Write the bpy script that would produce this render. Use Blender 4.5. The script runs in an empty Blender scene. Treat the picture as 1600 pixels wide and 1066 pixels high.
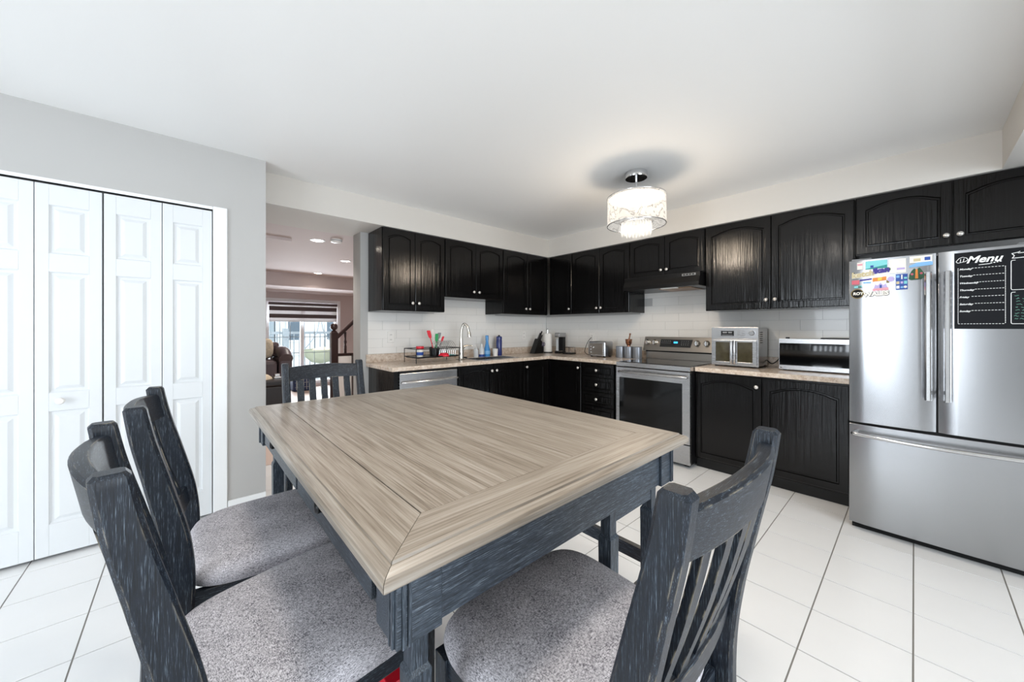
import bpy, bmesh, math, random
from math import sin, cos, pi, radians, sqrt
from mathutils import Vector, Matrix

random.seed(7)
SC = bpy.context.scene
COL = SC.collection

# ------------------------------------------------------------------ camera
cam_d = bpy.data.cameras.new('camera')
cam_d.sensor_width = 36.0
cam_d.lens = 565.68 / 1600 * 36
cam_d.shift_y = -20.12 / 1600
cam_d.clip_start = 0.02
cam = bpy.data.objects.new('camera', cam_d)
COL.objects.link(cam)
cam.location = (0, 0, 1.25)
cam.rotation_euler = (radians(90), 0, radians(48.016 - 90))
SC.camera = cam

# ------------------------------------------------------------------ world and daylight
W = bpy.data.worlds.new('daylight'); SC.world = W; W.use_nodes = True
bg = W.node_tree.nodes['Background']
bg.inputs['Color'].default_value = (0.86, 0.93, 1.0, 1)
bg.inputs['Strength'].default_value = 2.2

def area_light(name, loc, rot, sx, sy, power, color):
    l = bpy.data.lights.new(name, 'AREA'); l.shape = 'RECTANGLE'; l.size = sx; l.size_y = sy
    l.energy = power; l.color = color
    o = bpy.data.objects.new(name, l); COL.objects.link(o); o.location = loc; o.rotation_euler = rot
    return o
# daylight entering through the patio door and the window behind the camera, and the living room window
area_light('patio_daylight', (-3.28, 0.85, 1.10), (0, radians(-90), 0), 2.05, 1.5, 38, (0.84, 0.92, 1.0))
area_light('window_daylight', (0.60, -3.48, 1.25), (radians(90), 0, 0), 2.6, 1.85, 72, (0.84, 0.92, 1.0))
area_light('front_window_daylight', (1.85, 8.82, 1.05), (radians(-90), 0, 0), 1.25, 1.9, 110, (0.88, 0.94, 1.0))

SC.view_settings.view_transform = 'Standard'
SC.view_settings.look = 'None'
SC.view_settings.gamma = 1
SC.view_settings.exposure = 0.62
SC.view_settings.use_curve_mapping = False
try:
    SC.cycles.use_denoising = True
    SC.cycles.max_bounces = 10; SC.cycles.diffuse_bounces = 6; SC.cycles.glossy_bounces = 4
    SC.cycles.transparent_max_bounces = 12
    SC.cycles.sample_clamp_indirect = 6
    SC.cycles.caustics_reflective = False; SC.cycles.caustics_refractive = False
except Exception:
    pass

# ------------------------------------------------------------------ materials
MATS = {}
def new_mat(name):
    m = bpy.data.materials.new(name); m.use_nodes = True
    nt = m.node_tree; b = nt.nodes['Principled BSDF']
    MATS[name] = m
    return m, nt, b
def srgb(h):
    h = h.lstrip('#'); c = [int(h[i:i+2], 16) / 255 for i in (0, 2, 4)]
    return tuple(x / 12.92 if x <= .04045 else ((x + .055) / 1.055) ** 2.4 for x in c) + (1,)
def simple(name, col, rough=.5, metal=0, spec=.5, coat=0, noise=0, nscale=20, bump=0, emit=None, estr=0, trans=0, ior=1.45):
    m, nt, b = new_mat(name)
    c = srgb(col) if isinstance(col, str) else tuple(col) + (1,)
    b.inputs['Base Color'].default_value = c
    b.inputs['Roughness'].default_value = rough
    b.inputs['Metallic'].default_value = metal
    b.inputs['Specular IOR Level'].default_value = spec
    b.inputs['Coat Weight'].default_value = coat
    b.inputs['IOR'].default_value = ior
    b.inputs['Transmission Weight'].default_value = trans
    if emit:
        b.inputs['Emission Color'].default_value = srgb(emit); b.inputs['Emission Strength'].default_value = estr
    if noise or bump:
        tc = nt.nodes.new('ShaderNodeTexCoord'); n = nt.nodes.new('ShaderNodeTexNoise')
        n.inputs['Scale'].default_value = nscale; n.inputs['Detail'].default_value = 5
        nt.links.new(tc.outputs['Object'], n.inputs['Vector'])
        if noise:
            mx = nt.nodes.new('ShaderNodeMix'); mx.data_type = 'RGBA'
            mx.inputs[6].default_value = tuple(max(0, x * (1 - noise)) for x in c[:3]) + (1,)
            mx.inputs[7].default_value = tuple(min(1, x * (1 + noise)) for x in c[:3]) + (1,)
            nt.links.new(n.outputs['Fac'], mx.inputs[0]); nt.links.new(mx.outputs[2], b.inputs['Base Color'])
        if bump:
            bp = nt.nodes.new('ShaderNodeBump'); bp.inputs['Strength'].default_value = bump; bp.inputs['Distance'].default_value = .004
            nt.links.new(n.outputs['Fac'], bp.inputs['Height']); nt.links.new(bp.outputs['Normal'], b.inputs['Normal'])
    return m
def grain(name, cols, axis='z', scale=1.0, stretch=18, rough=.5, bump=.25, coat=0, spec=.5, fine=60, wear=None, bdist=.002, along=.6):
    """wood with fibres running along one axis; cols = [(pos, hex), ...]"""
    m, nt, b = new_mat(name)
    tc = nt.nodes.new('ShaderNodeTexCoord'); mp = nt.nodes.new('ShaderNodeMapping')
    s = {'x': (along, stretch, stretch), 'y': (stretch, along, stretch), 'z': (stretch, stretch, along)}[axis]
    mp.inputs['Scale'].default_value = tuple(v * scale for v in s)
    nt.links.new(tc.outputs['Object'], mp.inputs['Vector'])
    info = nt.nodes.new('ShaderNodeObjectInfo')
    add = nt.nodes.new('ShaderNodeVectorMath'); add.operation = 'ADD'
    mul = nt.nodes.new('ShaderNodeMath'); mul.operation = 'MULTIPLY'; mul.inputs[1].default_value = 37
    nt.links.new(info.outputs['Random'], mul.inputs[0])
    nt.links.new(mp.outputs['Vector'], add.inputs[0]); nt.links.new(mul.outputs[0], add.inputs[1])
    n1 = nt.nodes.new('ShaderNodeTexNoise'); n1.inputs['Scale'].default_value = 2.2; n1.inputs['Detail'].default_value = 6; n1.inputs['Roughness'].default_value = .65; n1.inputs['Distortion'].default_value = .4
    nt.links.new(add.outputs[0], n1.inputs['Vector'])
    n2 = nt.nodes.new('ShaderNodeTexNoise'); n2.inputs['Scale'].default_value = 9; n2.inputs['Detail'].default_value = 3
    nt.links.new(add.outputs[0], n2.inputs['Vector'])
    av = nt.nodes.new('ShaderNodeMath'); av.operation = 'MULTIPLY_ADD'; av.inputs[1].default_value = .45
    hf = nt.nodes.new('ShaderNodeMath'); hf.operation = 'MULTIPLY'; hf.inputs[1].default_value = .55
    nt.links.new(n1.outputs['Fac'], hf.inputs[0])
    nt.links.new(n2.outputs['Fac'], av.inputs[0]); nt.links.new(hf.outputs[0], av.inputs[2])
    cr = nt.nodes.new('ShaderNodeValToRGB')
    e = cr.color_ramp.elements
    while len(e) < len(cols): e.new(.5)
    for el, (p, h) in zip(e, cols): el.position = p; el.color = srgb(h)
    nt.links.new(av.outputs[0], cr.inputs['Fac'])
    if wear:
        bv = nt.nodes.new('ShaderNodeBevel'); bv.samples = 4; bv.inputs['Radius'].default_value = .004
        ge = nt.nodes.new('ShaderNodeNewGeometry'); dt_ = nt.nodes.new('ShaderNodeVectorMath'); dt_.operation = 'DOT_PRODUCT'
        nt.links.new(bv.outputs['Normal'], dt_.inputs[0]); nt.links.new(ge.outputs['Normal'], dt_.inputs[1])
        m1_ = nt.nodes.new('ShaderNodeMapRange'); m1_.inputs['From Min'].default_value = .93; m1_.inputs['From Max'].default_value = .84
        nt.links.new(dt_.outputs['Value'], m1_.inputs['Value'])
        n3 = nt.nodes.new('ShaderNodeTexNoise'); n3.inputs['Scale'].default_value = 22; n3.inputs['Detail'].default_value = 4
        nt.links.new(tc.outputs['Object'], n3.inputs['Vector'])
        m2_ = nt.nodes.new('ShaderNodeMapRange'); m2_.inputs['From Min'].default_value = .50; m2_.inputs['From Max'].default_value = .58
        nt.links.new(n3.outputs['Fac'], m2_.inputs['Value'])
        mm_ = nt.nodes.new('ShaderNodeMath'); mm_.operation = 'MULTIPLY'
        nt.links.new(m1_.outputs['Result'], mm_.inputs[0]); nt.links.new(m2_.outputs['Result'], mm_.inputs[1])
        wx = nt.nodes.new('ShaderNodeMix'); wx.data_type = 'RGBA'; wx.inputs[7].default_value = srgb(wear)
        nt.links.new(mm_.outputs[0], wx.inputs[0]); nt.links.new(cr.outputs['Color'], wx.inputs[6])
        nt.links.new(wx.outputs[2], b.inputs['Base Color'])
    else:
        nt.links.new(cr.outputs['Color'], b.inputs['Base Color'])
    b.inputs['Roughness'].default_value = rough; b.inputs['Coat Weight'].default_value = coat; b.inputs['Coat Roughness'].default_value = .12
    b.inputs['Specular IOR Level'].default_value = spec
    bp = nt.nodes.new('ShaderNodeBump'); bp.inputs['Strength'].default_value = bump; bp.inputs['Distance'].default_value = bdist
    nt.links.new(av.outputs[0], bp.inputs['Height']); nt.links.new(bp.outputs['Normal'], b.inputs['Normal'])
    return m

simple('wall_paint', '#b7b6b4', .75, noise=.015, nscale=3)
simple('living_paint', '#cfc3c1', .75, noise=.015, nscale=3)
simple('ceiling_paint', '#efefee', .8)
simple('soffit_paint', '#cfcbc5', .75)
simple('white_trim', '#eef0f1', .45)
simple('door_white', '#dcdfe1', .42)
simple('floor_tile', '#f1f1f1', .22, noise=.02, nscale=6, coat=.15)
simple('grout', '#8f8c88', .9)
simple('living_floor', '#cbb6aa', .4, noise=.05, nscale=6)
simple('splash_tile', '#eae8e4', .16, coat=.3)
simple('splash_grout', '#cfccc6', .8)
grain('black_wood', [(.3, '#060505'), (.55, '#0b0a0a'), (.75, '#141212')], 'z', .55, 14, rough=.16, bump=.8, coat=.05, spec=.31, bdist=.004)
simple('black_wood_plain', '#0b0a0a', .3, spec=.35, coat=.1)
simple('toe_black', '#0c0b0b', .5)
for ax in 'xyz':
    grain('navy_wood_' + ax, [(.37, '#05080d'), (.48, '#0d141e'), (.56, '#19222e'), (.665, '#73808b')], ax, 5.5, 40, rough=.38, bump=.35, spec=.34, along=1.2, wear='#b3a994')
    grain('table_wood_' + ax, [(.32, '#5d5145'), (.43, '#82776a'), (.53, '#978d81'), (.68, '#aaa298')], ax, 1.6, 20, rough=.34, bump=.12, spec=.5, along=.45)
for ax in 'xyz':
    grain('base_navy_lit_' + ax, [(.36, '#0e1319'), (.47, '#222a33'), (.56, '#3e4853'), (.67, '#909ba5')], ax, 5.5, 40, rough=.36, bump=.35, spec=.4, along=1.2)  # lighter copy of navy wood: strong light and sheen on the base painted in
simple('seam_dark', '#4a3f36', .6)
def tweed():
    m, nt, b = new_mat('tweed')
    tc = nt.nodes.new('ShaderNodeTexCoord')
    def wave(scale3, sc):
        mp = nt.nodes.new('ShaderNodeMapping'); mp.inputs['Scale'].default_value = scale3
        n = nt.nodes.new('ShaderNodeTexNoise'); n.inputs['Scale'].default_value = sc; n.inputs['Detail'].default_value = 2
        nt.links.new(tc.outputs['Object'], mp.inputs['Vector']); nt.links.new(mp.outputs['Vector'], n.inputs['Vector'])
        return n
    a = wave((1, 5, 5), 170); c = wave((5, 1, 5), 170); d = wave((1, 1, 1), 14)
    mx = nt.nodes.new('ShaderNodeMath'); mx.operation = 'ADD'
    nt.links.new(a.outputs['Fac'], mx.inputs[0]); nt.links.new(c.outputs['Fac'], mx.inputs[1])
    m2 = nt.nodes.new('ShaderNodeMath'); m2.operation = 'MULTIPLY_ADD'; m2.inputs[1].default_value = .5
    nt.links.new(mx.outputs[0], m2.inputs[0])
    m3 = nt.nodes.new('ShaderNodeMath'); m3.operation = 'MULTIPLY_ADD'; m3.inputs[1].default_value = .12; m3.inputs[2].default_value = -.06
    nt.links.new(d.outputs['Fac'], m3.inputs[0]); nt.links.new(m3.outputs[0], m2.inputs[2])
    cr = nt.nodes.new('ShaderNodeValToRGB'); e = cr.color_ramp.elements
    e[0].position = .38; e[0].color = srgb('#55535a'); e[1].position = .62; e[1].color = srgb('#e2dfe4')
    q = e.new(.49); q.color = srgb('#aeabb0')
    nt.links.new(m2.outputs[0], cr.inputs['Fac']); nt.links.new(cr.outputs['Color'], b.inputs['Base Color'])
    b.inputs['Roughness'].default_value = .95; b.inputs['Specular IOR Level'].default_value = .15
    bp = nt.nodes.new('ShaderNodeBump'); bp.inputs['Strength'].default_value = .6; bp.inputs['Distance'].default_value = .002
    nt.links.new(m2.outputs[0], bp.inputs['Height']); nt.links.new(bp.outputs['Normal'], b.inputs['Normal'])
tweed()
def steel(name, col, rough, axis='z', bump=.003):
    m, nt, b = new_mat(name)
    b.inputs['Base Color'].default_value = srgb(col); b.inputs['Metallic'].default_value = 1
    tc = nt.nodes.new('ShaderNodeTexCoord'); mp = nt.nodes.new('ShaderNodeMapping')
    mp.inputs['Scale'].default_value = {'x': (1, 60, 60), 'y': (60, 1, 60), 'z': (60, 60, 1)}[axis]
    n = nt.nodes.new('ShaderNodeTexNoise'); n.inputs['Scale'].default_value = 4; n.inputs['Detail'].default_value = 4
    nt.links.new(tc.outputs['Object'], mp.inputs['Vector']); nt.links.new(mp.outputs['Vector'], n.inputs['Vector'])
    mr = nt.nodes.new('ShaderNodeMapRange'); mr.inputs['To Min'].default_value = rough * .97; mr.inputs['To Max'].default_value = rough * 1.04
    nt.links.new(n.outputs['Fac'], mr.inputs['Value']); nt.links.new(mr.outputs['Result'], b.inputs['Roughness'])
    bp = nt.nodes.new('ShaderNodeBump'); bp.inputs['Strength'].default_value = bump; bp.inputs['Distance'].default_value = .001
    nt.links.new(n.outputs['Fac'], bp.inputs['Height']); nt.links.new(bp.outputs['Normal'], b.inputs['Normal'])
    b.inputs['Anisotropic'].default_value = 0
steel('steel', '#bababb', .27, 'y')
steel('steel_vertical', '#a4a5a7', .25, 'y')
steel('steel_warm', '#9a948d', .3, 'y')
simple('chrome', '#dadadb', .12, 1)
simple('nickel', '#c8c2b8', .22, 1)
simple('knob_white', '#dcd8d2', .25, .6)
simple('black_glass', '#050506', .06, coat=.6)
simple('oven_glass', '#08090a', .07, spec=.4)
simple('black_plastic', '#0d0d0e', .35)
simple('dark_gap', '#050505', .8)
simple('white_plastic', '#eceae6', .4)
def granite():
    m, nt, b = new_mat('granite')
    tc = nt.nodes.new('ShaderNodeTexCoord')
    n = nt.nodes.new('ShaderNodeTexNoise'); n.inputs['Scale'].default_value = 28; n.inputs['Detail'].default_value = 6; n.inputs['Roughness'].default_value = .7
    v = nt.nodes.new('ShaderNodeTexVoronoi'); v.inputs['Scale'].default_value = 160
    nt.links.new(tc.outputs['Object'], n.inputs['Vector']); nt.links.new(tc.outputs['Object'], v.inputs['Vector'])
    ad = nt.nodes.new('ShaderNodeMath'); ad.operation = 'MULTIPLY_ADD'; ad.inputs[1].default_value = .22
    nt.links.new(v.outputs['Distance'], ad.inputs[0]); nt.links.new(n.outputs['Fac'], ad.inputs[2])
    cr = nt.nodes.new('ShaderNodeValToRGB'); e = cr.color_ramp.elements
    e[0].position = .38; e[0].color = srgb('#8f7f70'); e[1].position = .75; e[1].color = srgb('#ddd2c6')
    q = e.new(.5); q.color = srgb('#bfab99'); q2 = e.new(.6); q2.color = srgb('#cdbcab')
    nt.links.new(ad.outputs[0], cr.inputs['Fac']); nt.links.new(cr.outputs['Color'], b.inputs['Base Color'])
    b.inputs['Roughness'].default_value = .25; b.inputs['Coat Weight'].default_value = .2
granite()
simple('leather_brown', '#4a3e41', .45, bump=.2, nscale=60)
simple('leather_black', '#1d191a', .35, bump=.2, nscale=60)
simple('cloth_beige', '#cdbfa8', .9, noise=.35, nscale=40)
simple('stain_red_brown', '#2b1512', .3, coat=.3)
simple('stair_white', '#e9e7e4', .5)
simple('navy_plaid', '#26324f', .9, noise=.6, nscale=30)
simple('blind_dark', '#5a5050', .8)
simple('blind_sheer', '#e4e1e2', .8, trans=.2)
simple('iron_grey', '#8b959a', .6)
simple('house_white', '#d9dbdc', .8)
simple('house_grey', '#8a959b', .8)
simple('house_glass', '#51606c', .1)
simple('balcony_floor', '#b9b9b6', .8)
simple('wicker', '#8f9480', .7)
simple('red_plastic', '#d8263a', .3)
simple('red_print', '#d8152c', .35)
simple('green_plastic', '#2c9a5c', .35)
simple('teal_plastic', '#1d8a86', .35)
simple('blue_clear', '#3f8fd0', .12, coat=.4)
simple('navy_bottle', '#22306f', .25, coat=.3)
simple('soap_clear', '#d9dde0', .12, coat=.4)
simple('grey_plastic', '#8b8d90', .4)
simple('canister_grey', '#8f939a', .35, .6)
simple('copper', '#a9765c', .25, 1)
simple('paper_white', '#f2efe9', .9, bump=.2, nscale=150)
simple('purple_handle', '#4c3f66', .4)
simple('lcd_blue', '#0b1d2a', .2, emit='#2f8fd8', estr=2.2)
simple('pot_glow', '#ffffff', .4, emit='#fff3e2', estr=14)
simple('food_window', '#4a4636', .08, coat=.6, noise=.5, nscale=18)
simple('filter_warm', '#9a7a5c', .35, .7)
simple('white_ink', '#f2f2f0', .7)
simple('chalk_green', '#6fa08e', .8)
simple('chalkboard', '#0b0d12', .45, spec=.22)
for k, h in dict(pink='#dc9aa4', aqua='#7fcfd2', cream='#ece7dc', blue='#2c4f9c', sky='#7fb2dd', forest='#27563a', lilac='#b8a8d4', tan='#c9bb94', orange='#dd8a3c', yellow='#e0c94e', brass='#7c6a3c', violet='#3c2f8a', rose='#c8606e').items():
    simple('mag_' + k, h, .45)
def thin_glass():
    m, nt, b = new_mat('pane_glass')
    nt.nodes.remove(b)
    out = nt.nodes['Material Output']
    t = nt.nodes.new('ShaderNodeBsdfTransparent'); t.inputs['Color'].default_value = (.97, .98, .98, 1)
    g = nt.nodes.new('ShaderNodeBsdfGlossy'); g.inputs['Roughness'].default_value = .02
    fr = nt.nodes.new('ShaderNodeFresnel'); fr.inputs['IOR'].default_value = 1.3
    mx = nt.nodes.new('ShaderNodeMixShader')
    nt.links.new(fr.outputs[0], mx.inputs[0]); nt.links.new(t.outputs[0], mx.inputs[1]); nt.links.new(g.outputs[0], mx.inputs[2])
    nt.links.new(mx.outputs[0], out.inputs['Surface'])
thin_glass()
def shade_mat():
    m, nt, b = new_mat('lamp_shade')
    nt.nodes.remove(b)
    out = nt.nodes['Material Output']
    tc = nt.nodes.new('ShaderNodeTexCoord')
    n = nt.nodes.new('ShaderNodeTexNoise'); n.inputs['Scale'].default_value = 9; n.inputs['Detail'].default_value = 4; n.inputs['Distortion'].default_value = 2.5
    nt.links.new(tc.outputs['Object'], n.inputs['Vector'])
    cr = nt.nodes.new('ShaderNodeValToRGB'); e = cr.color_ramp.elements
    e[0].position = .46; e[0].color = (.040, .039, .037, 1); e[1].position = .5; e[1].color = (.012, .0115, .011, 1)
    q = e.new(.54); q.color = (.036, .035, .033, 1)
    nt.links.new(n.outputs['Fac'], cr.inputs['Fac'])
    t = nt.nodes.new('ShaderNodeBsdfTransparent'); t.inputs['Color'].default_value = (.95, .93, .9, 1)
    tl = nt.nodes.new('ShaderNodeBsdfTranslucent'); nt.links.new(cr.outputs['Color'], tl.inputs['Color'])
    em = nt.nodes.new('ShaderNodeEmission'); em.inputs['Strength'].default_value = 9
    nt.links.new(cr.outputs['Color'], em.inputs['Color'])
    m1 = nt.nodes.new('ShaderNodeMixShader'); m1.inputs[0].default_value = .65
    nt.links.new(t.outputs[0], m1.inputs[1]); nt.links.new(tl.outputs[0], m1.inputs[2])
    ad = nt.nodes.new('ShaderNodeAddShader')
    nt.links.new(m1.outputs[0], ad.inputs[0]); nt.links.new(em.outputs[0], ad.inputs[1])
    nt.links.new(ad.outputs[0], out.inputs['Surface'])
shade_mat()
def crystal_mat():
    m, nt, b = new_mat('crystal')
    nt.nodes.remove(b); out = nt.nodes['Material Output']
    t = nt.nodes.new('ShaderNodeBsdfTransparent'); t.inputs['Color'].default_value = (.9, .9, .9, 1)
    em = nt.nodes.new('ShaderNodeEmission'); em.inputs['Color'].default_value = (1, .93, .82, 1); em.inputs['Strength'].default_value = .14
    ad = nt.nodes.new('ShaderNodeAddShader')
    nt.links.new(t.outputs[0], ad.inputs[0]); nt.links.new(em.outputs[0], ad.inputs[1]); nt.links.new(ad.outputs[0], out.inputs['Surface'])
crystal_mat()
simple('dome_glow', '#ffffff', .4, emit='#fff1dd', estr=3)
simple('canopy_brown', '#5a4339', .15, .9)

# ------------------------------------------------------------------ geometry helpers
class MB:
    def __init__(s): s.v = []; s.f = []
    def add(s, vs, fs):
        o = len(s.v); s.v += [tuple(p) for p in vs]; s.f += [tuple(i + o for i in f) for f in fs]; return s
    def box(s, x0, x1, y0, y1, z0, z1):
        x0, x1 = min(x0, x1), max(x0, x1); y0, y1 = min(y0, y1), max(y0, y1); z0, z1 = min(z0, z1), max(z0, z1)
        return s.add([(x0, y0, z0), (x1, y0, z0), (x1, y1, z0), (x0, y1, z0), (x0, y0, z1), (x1, y0, z1), (x1, y1, z1), (x0, y1, z1)],
                     [(0, 3, 2, 1), (4, 5, 6, 7), (0, 1, 5, 4), (1, 2, 6, 5), (2, 3, 7, 6), (3, 0, 4, 7)])
    def loops(s, L, cap0=True, cap1=True, closed=True):
        n = len(L[0]); o = len(s.v)
        for l in L: s.v += [tuple(p) for p in l]
        m = n if closed else n - 1
        for i in range(len(L) - 1):
            for j in range(m):
                a = o + i * n + j; b = o + i * n + (j + 1) % n
                s.f.append((a, b, b + n, a + n))
        if cap0: s.f.append(tuple(o + j for j in reversed(range(n))))
        if cap1: s.f.append(tuple(o + (len(L) - 1) * n + j for j in range(n)))
        return s
    def lathe(s, prof, c=(0, 0, 0), n=24, axis='z', cap=True):
        L = []
        for r, h in prof:
            r = max(r, 1e-4)
            if axis == 'z': L.append([(c[0] + r * cos(2 * pi * k / n), c[1] + r * sin(2 * pi * k / n), c[2] + h) for k in range(n)])
            elif axis == 'x': L.append([(c[0] + h, c[1] + r * cos(2 * pi * k / n), c[2] + r * sin(2 * pi * k / n)) for k in range(n)])
            else: L.append([(c[0] + r * cos(2 * pi * k / n), c[1] + h, c[2] + r * sin(2 * pi * k / n)) for k in range(n)])
        return s.loops(L, cap, cap)
    def tube(s, pts, r, n=8, cap=True):
        pts = [Vector(p) for p in pts]; L = []
        rr = r if isinstance(r, (list, tuple)) else [r] * len(pts)
        prev = None
        for i, p in enumerate(pts):
            t = (pts[min(i + 1, len(pts) - 1)] - pts[max(i - 1, 0)]).normalized()
            if prev is None:
                a = Vector((0, 0, 1)) if abs(t.z) < .9 else Vector((1, 0, 0))
                u = t.cross(a).normalized()
            else:
                u = (prev - t * prev.dot(t)).normalized()
            w = t.cross(u); prev = u
            L.append([p + (u * cos(2 * pi * k / n) + w * sin(2 * pi * k / n)) * rr[i] for k in range(n)])
        return s.loops(L, cap, cap)
    def prism(s, poly, f0, f1):
        """poly list of 2D; f0/f1 map 2D->3D for both ends"""
        return s.loops([[f0(*p) for p in poly], [f1(*p) for p in poly]])
    def sphere(s, c, r, n=14, m=8, sz=1):
        return s.lathe([(r * sin(pi * i / m), -r * cos(pi * i / m) * sz) for i in range(m + 1)], c, n)
    def xf(s, fn): s.v = [tuple(fn(*p)) for p in s.v]; return s

def spline(pts, n=6):
    """Catmull-Rom through tuples"""
    P = [pts[0]] + list(pts) + [pts[-1]]; out = []
    for i in range(1, len(P) - 2):
        for k in range(n):
            t = k / n
            out.append(tuple(.5 * (2 * b + (c - a) * t + (2 * a - 5 * b + 4 * c - d) * t * t + (3 * b - a - 3 * c + d) * t ** 3)
                             for a, b, c, d in zip(P[i - 1], P[i], P[i + 1], P[i + 2])))
    out.append(tuple(pts[-1])); return out

def mesh_of(mb, name, mat, smooth=None):
    me = bpy.data.meshes.new(name)
    me.from_pydata(mb.v, [], mb.f); me.validate()
    bm = bmesh.new(); bm.from_mesh(me)
    bmesh.ops.recalc_face_normals(bm, faces=bm.faces); bm.to_mesh(me); bm.free()
    if smooth is not None:
        for p in me.polygons: p.use_smooth = True
        me.set_sharp_from_angle(angle=radians(smooth))
    me.materials.append(MATS[mat]); me.update()
    return me
def link(name, me, parent=None, bevel=0, seg=2):
    o = bpy.data.objects.new(name, me); COL.objects.link(o)
    if parent: o.parent = parent
    if bevel:
        b = o.modifiers.new('bevel', 'BEVEL'); b.width = bevel; b.segments = seg; b.limit_method = 'ANGLE'; b.angle_limit = radians(40)
    return o
def tag(o, label, cat=None, group=None, kind=None):
    o['label'] = label
    if cat: o['category'] = cat
    if group: o['group'] = group
    if kind: o['kind'] = kind
    return o
def world_off(par):
    x, y, z = 0, 0, 0
    p = par
    while p: x += p.location.x; y += p.location.y; z += p.location.z; p = p.parent
    return x, y, z
def part(par, name, mb, mat, bevel=0, smooth=None, local=False, seg=2):
    """a part under par; coordinates given in world space unless local"""
    if not local and par is not None:
        ox, oy, oz = world_off(par)
        mb.v = [(a - ox, b - oy, c - oz) for a, b, c in mb.v]
    return link(name, mesh_of(mb, name, mat, smooth), par, bevel, seg)
def empty(name, loc, label, cat, group=None, rz=0):
    o = bpy.data.objects.new(name, None); COL.objects.link(o); o.empty_display_size = .05
    o.location = loc; o.rotation_euler = (0, 0, rz)
    return tag(o, label, cat, group)
def single(name, mb, mat, label, cat, group=None, bevel=0, smooth=None, base=None):
    """a thing that is one mesh; origin at base (world coordinates)"""
    xs = [p[0] for p in mb.v]; ys = [p[1] for p in mb.v]; zs = [p[2] for p in mb.v]
    b = base or ((min(xs) + max(xs)) / 2, (min(ys) + max(ys)) / 2, min(zs))
    mb.v = [(p[0] - b[0], p[1] - b[1], p[2] - b[2]) for p in mb.v]
    o = link(name, mesh_of(mb, name, mat, smooth), None, bevel); o.location = b
    return tag(o, label, cat, group)
def struct(name, mb, mat, label, bevel=0, smooth=None):
    o = link(name, mesh_of(mb, name, mat, smooth), None, bevel)
    tag(o, label, kind='structure'); return o
def copy_tree(o, parent=None):
    c = o.copy(); COL.objects.link(c); c.parent = parent
    for ch in o.children: copy_tree(ch, c)
    return c
def text_mb(s, size, P, shear=0, offset=0, align='LEFT', extrude=.0):
    """text outline as filled faces; P maps (tx, ty, d) -> world"""
    cu = bpy.data.curves.new('txt', 'FONT'); cu.body = s; cu.size = size; cu.shear = shear; cu.offset = offset
    cu.align_x = align; cu.resolution_u = 3; cu.extrude = 0
    o = bpy.data.objects.new('txt', cu); COL.objects.link(o)
    bpy.context.view_layer.update()
    me = bpy.data.meshes.new_from_object(o.evaluated_get(bpy.context.evaluated_depsgraph_get()))
    mb = MB(); mb.add([P(v.co.x, v.co.y, 0) for v in me.vertices], [tuple(p.vertices) for p in me.polygons])
    bpy.data.objects.remove(o); bpy.data.curves.remove(cu); bpy.data.meshes.remove(me)
    return mb

# ------------------------------------------------------------------ main planes of the kitchen
CEIL, SOF = 2.449, 2.212
YW, XW = 3.70, 4.02            # sink wall, stove wall
YU, XU = 3.355, 3.69           # faces of the upper cabinets
YB, XB = 3.10, 3.42            # faces of the base cabinets
CT = 0.900                     # worktop
YC = 3.115                     # closet wall
def PS(Y): return lambda u, v, d: (u, Y - d, v)       # faces looking to -y (sink wall)
def PX(X): return lambda u, v, d: (X - d, u, v)       # faces looking to -x (stove wall)
def fbox(mb, P, u0, u1, v0, v1, d0, d1):
    a = P(u0, v0, d0); b = P(u1, v1, d1)
    return mb.box(a[0], b[0], a[1], b[1], a[2], b[2])

# ------------------------------------------------------------------ floor
floor = struct('floor', MB().box(-3.2, 4.02, -3.4, 3.95, -.06, -.003), 'grout', 'white square ceramic tile floor of the kitchen with grey grout')
TX, TY, gap = .2985, .303, .0055
tile_me = None
rest = MB()
for i in range(-21, 5):
    for j in range(-12, 14):
        x0 = 2.965 + i * TX; y0 = .003 + j * TY
        xa, xb = max(x0, -3.2), min(x0 + TX, 4.02); ya, yb = max(y0, -3.4), min(y0 + TY, 3.95)
        if xb - xa < .03 or yb - ya < .03: continue
        cx, cy = (xa + xb) / 2, (ya + yb) / 2
        depth = .669 * cx + .743 * cy; lat = .743 * cx - .669 * cy
        hidden = (cx > 3.6) or (cy > 3.2 and cx > 1.45) or (cy > 3.25 and cx < .25) or (cx > 3.2 and cy < .3)
        full = xb - xa > TX - .001 and yb - ya > TY - .001
        if depth > 1.0 and abs(lat) < depth * 1.45 + .25 and not hidden:
            b = MB().box(-(xb - xa - gap) / 2, (xb - xa - gap) / 2, -(yb - ya - gap) / 2, (yb - ya - gap) / 2, -.006, 0)
            if full:
                if tile_me is None: tile_me = mesh_of(b, 'floor_tile', 'floor_tile')
                me = tile_me
            else: me = mesh_of(b, 'floor_tile', 'floor_tile')
            o = link('floor_tile', me, floor); o.location = (cx, cy, 0)
        else:
            rest.box(xa + gap / 2, xb - gap / 2, ya + gap / 2, yb - gap / 2, -.006, 0)
o = part(floor, 'tile_field', rest, 'floor_tile'); o['kind'] = 'stuff'
struct('floor.001', MB().box(-.6, 5.0, 3.95, 8.66, -.06, 0), 'living_floor', 'pinkish light floor of the living room beyond the opening')

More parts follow.
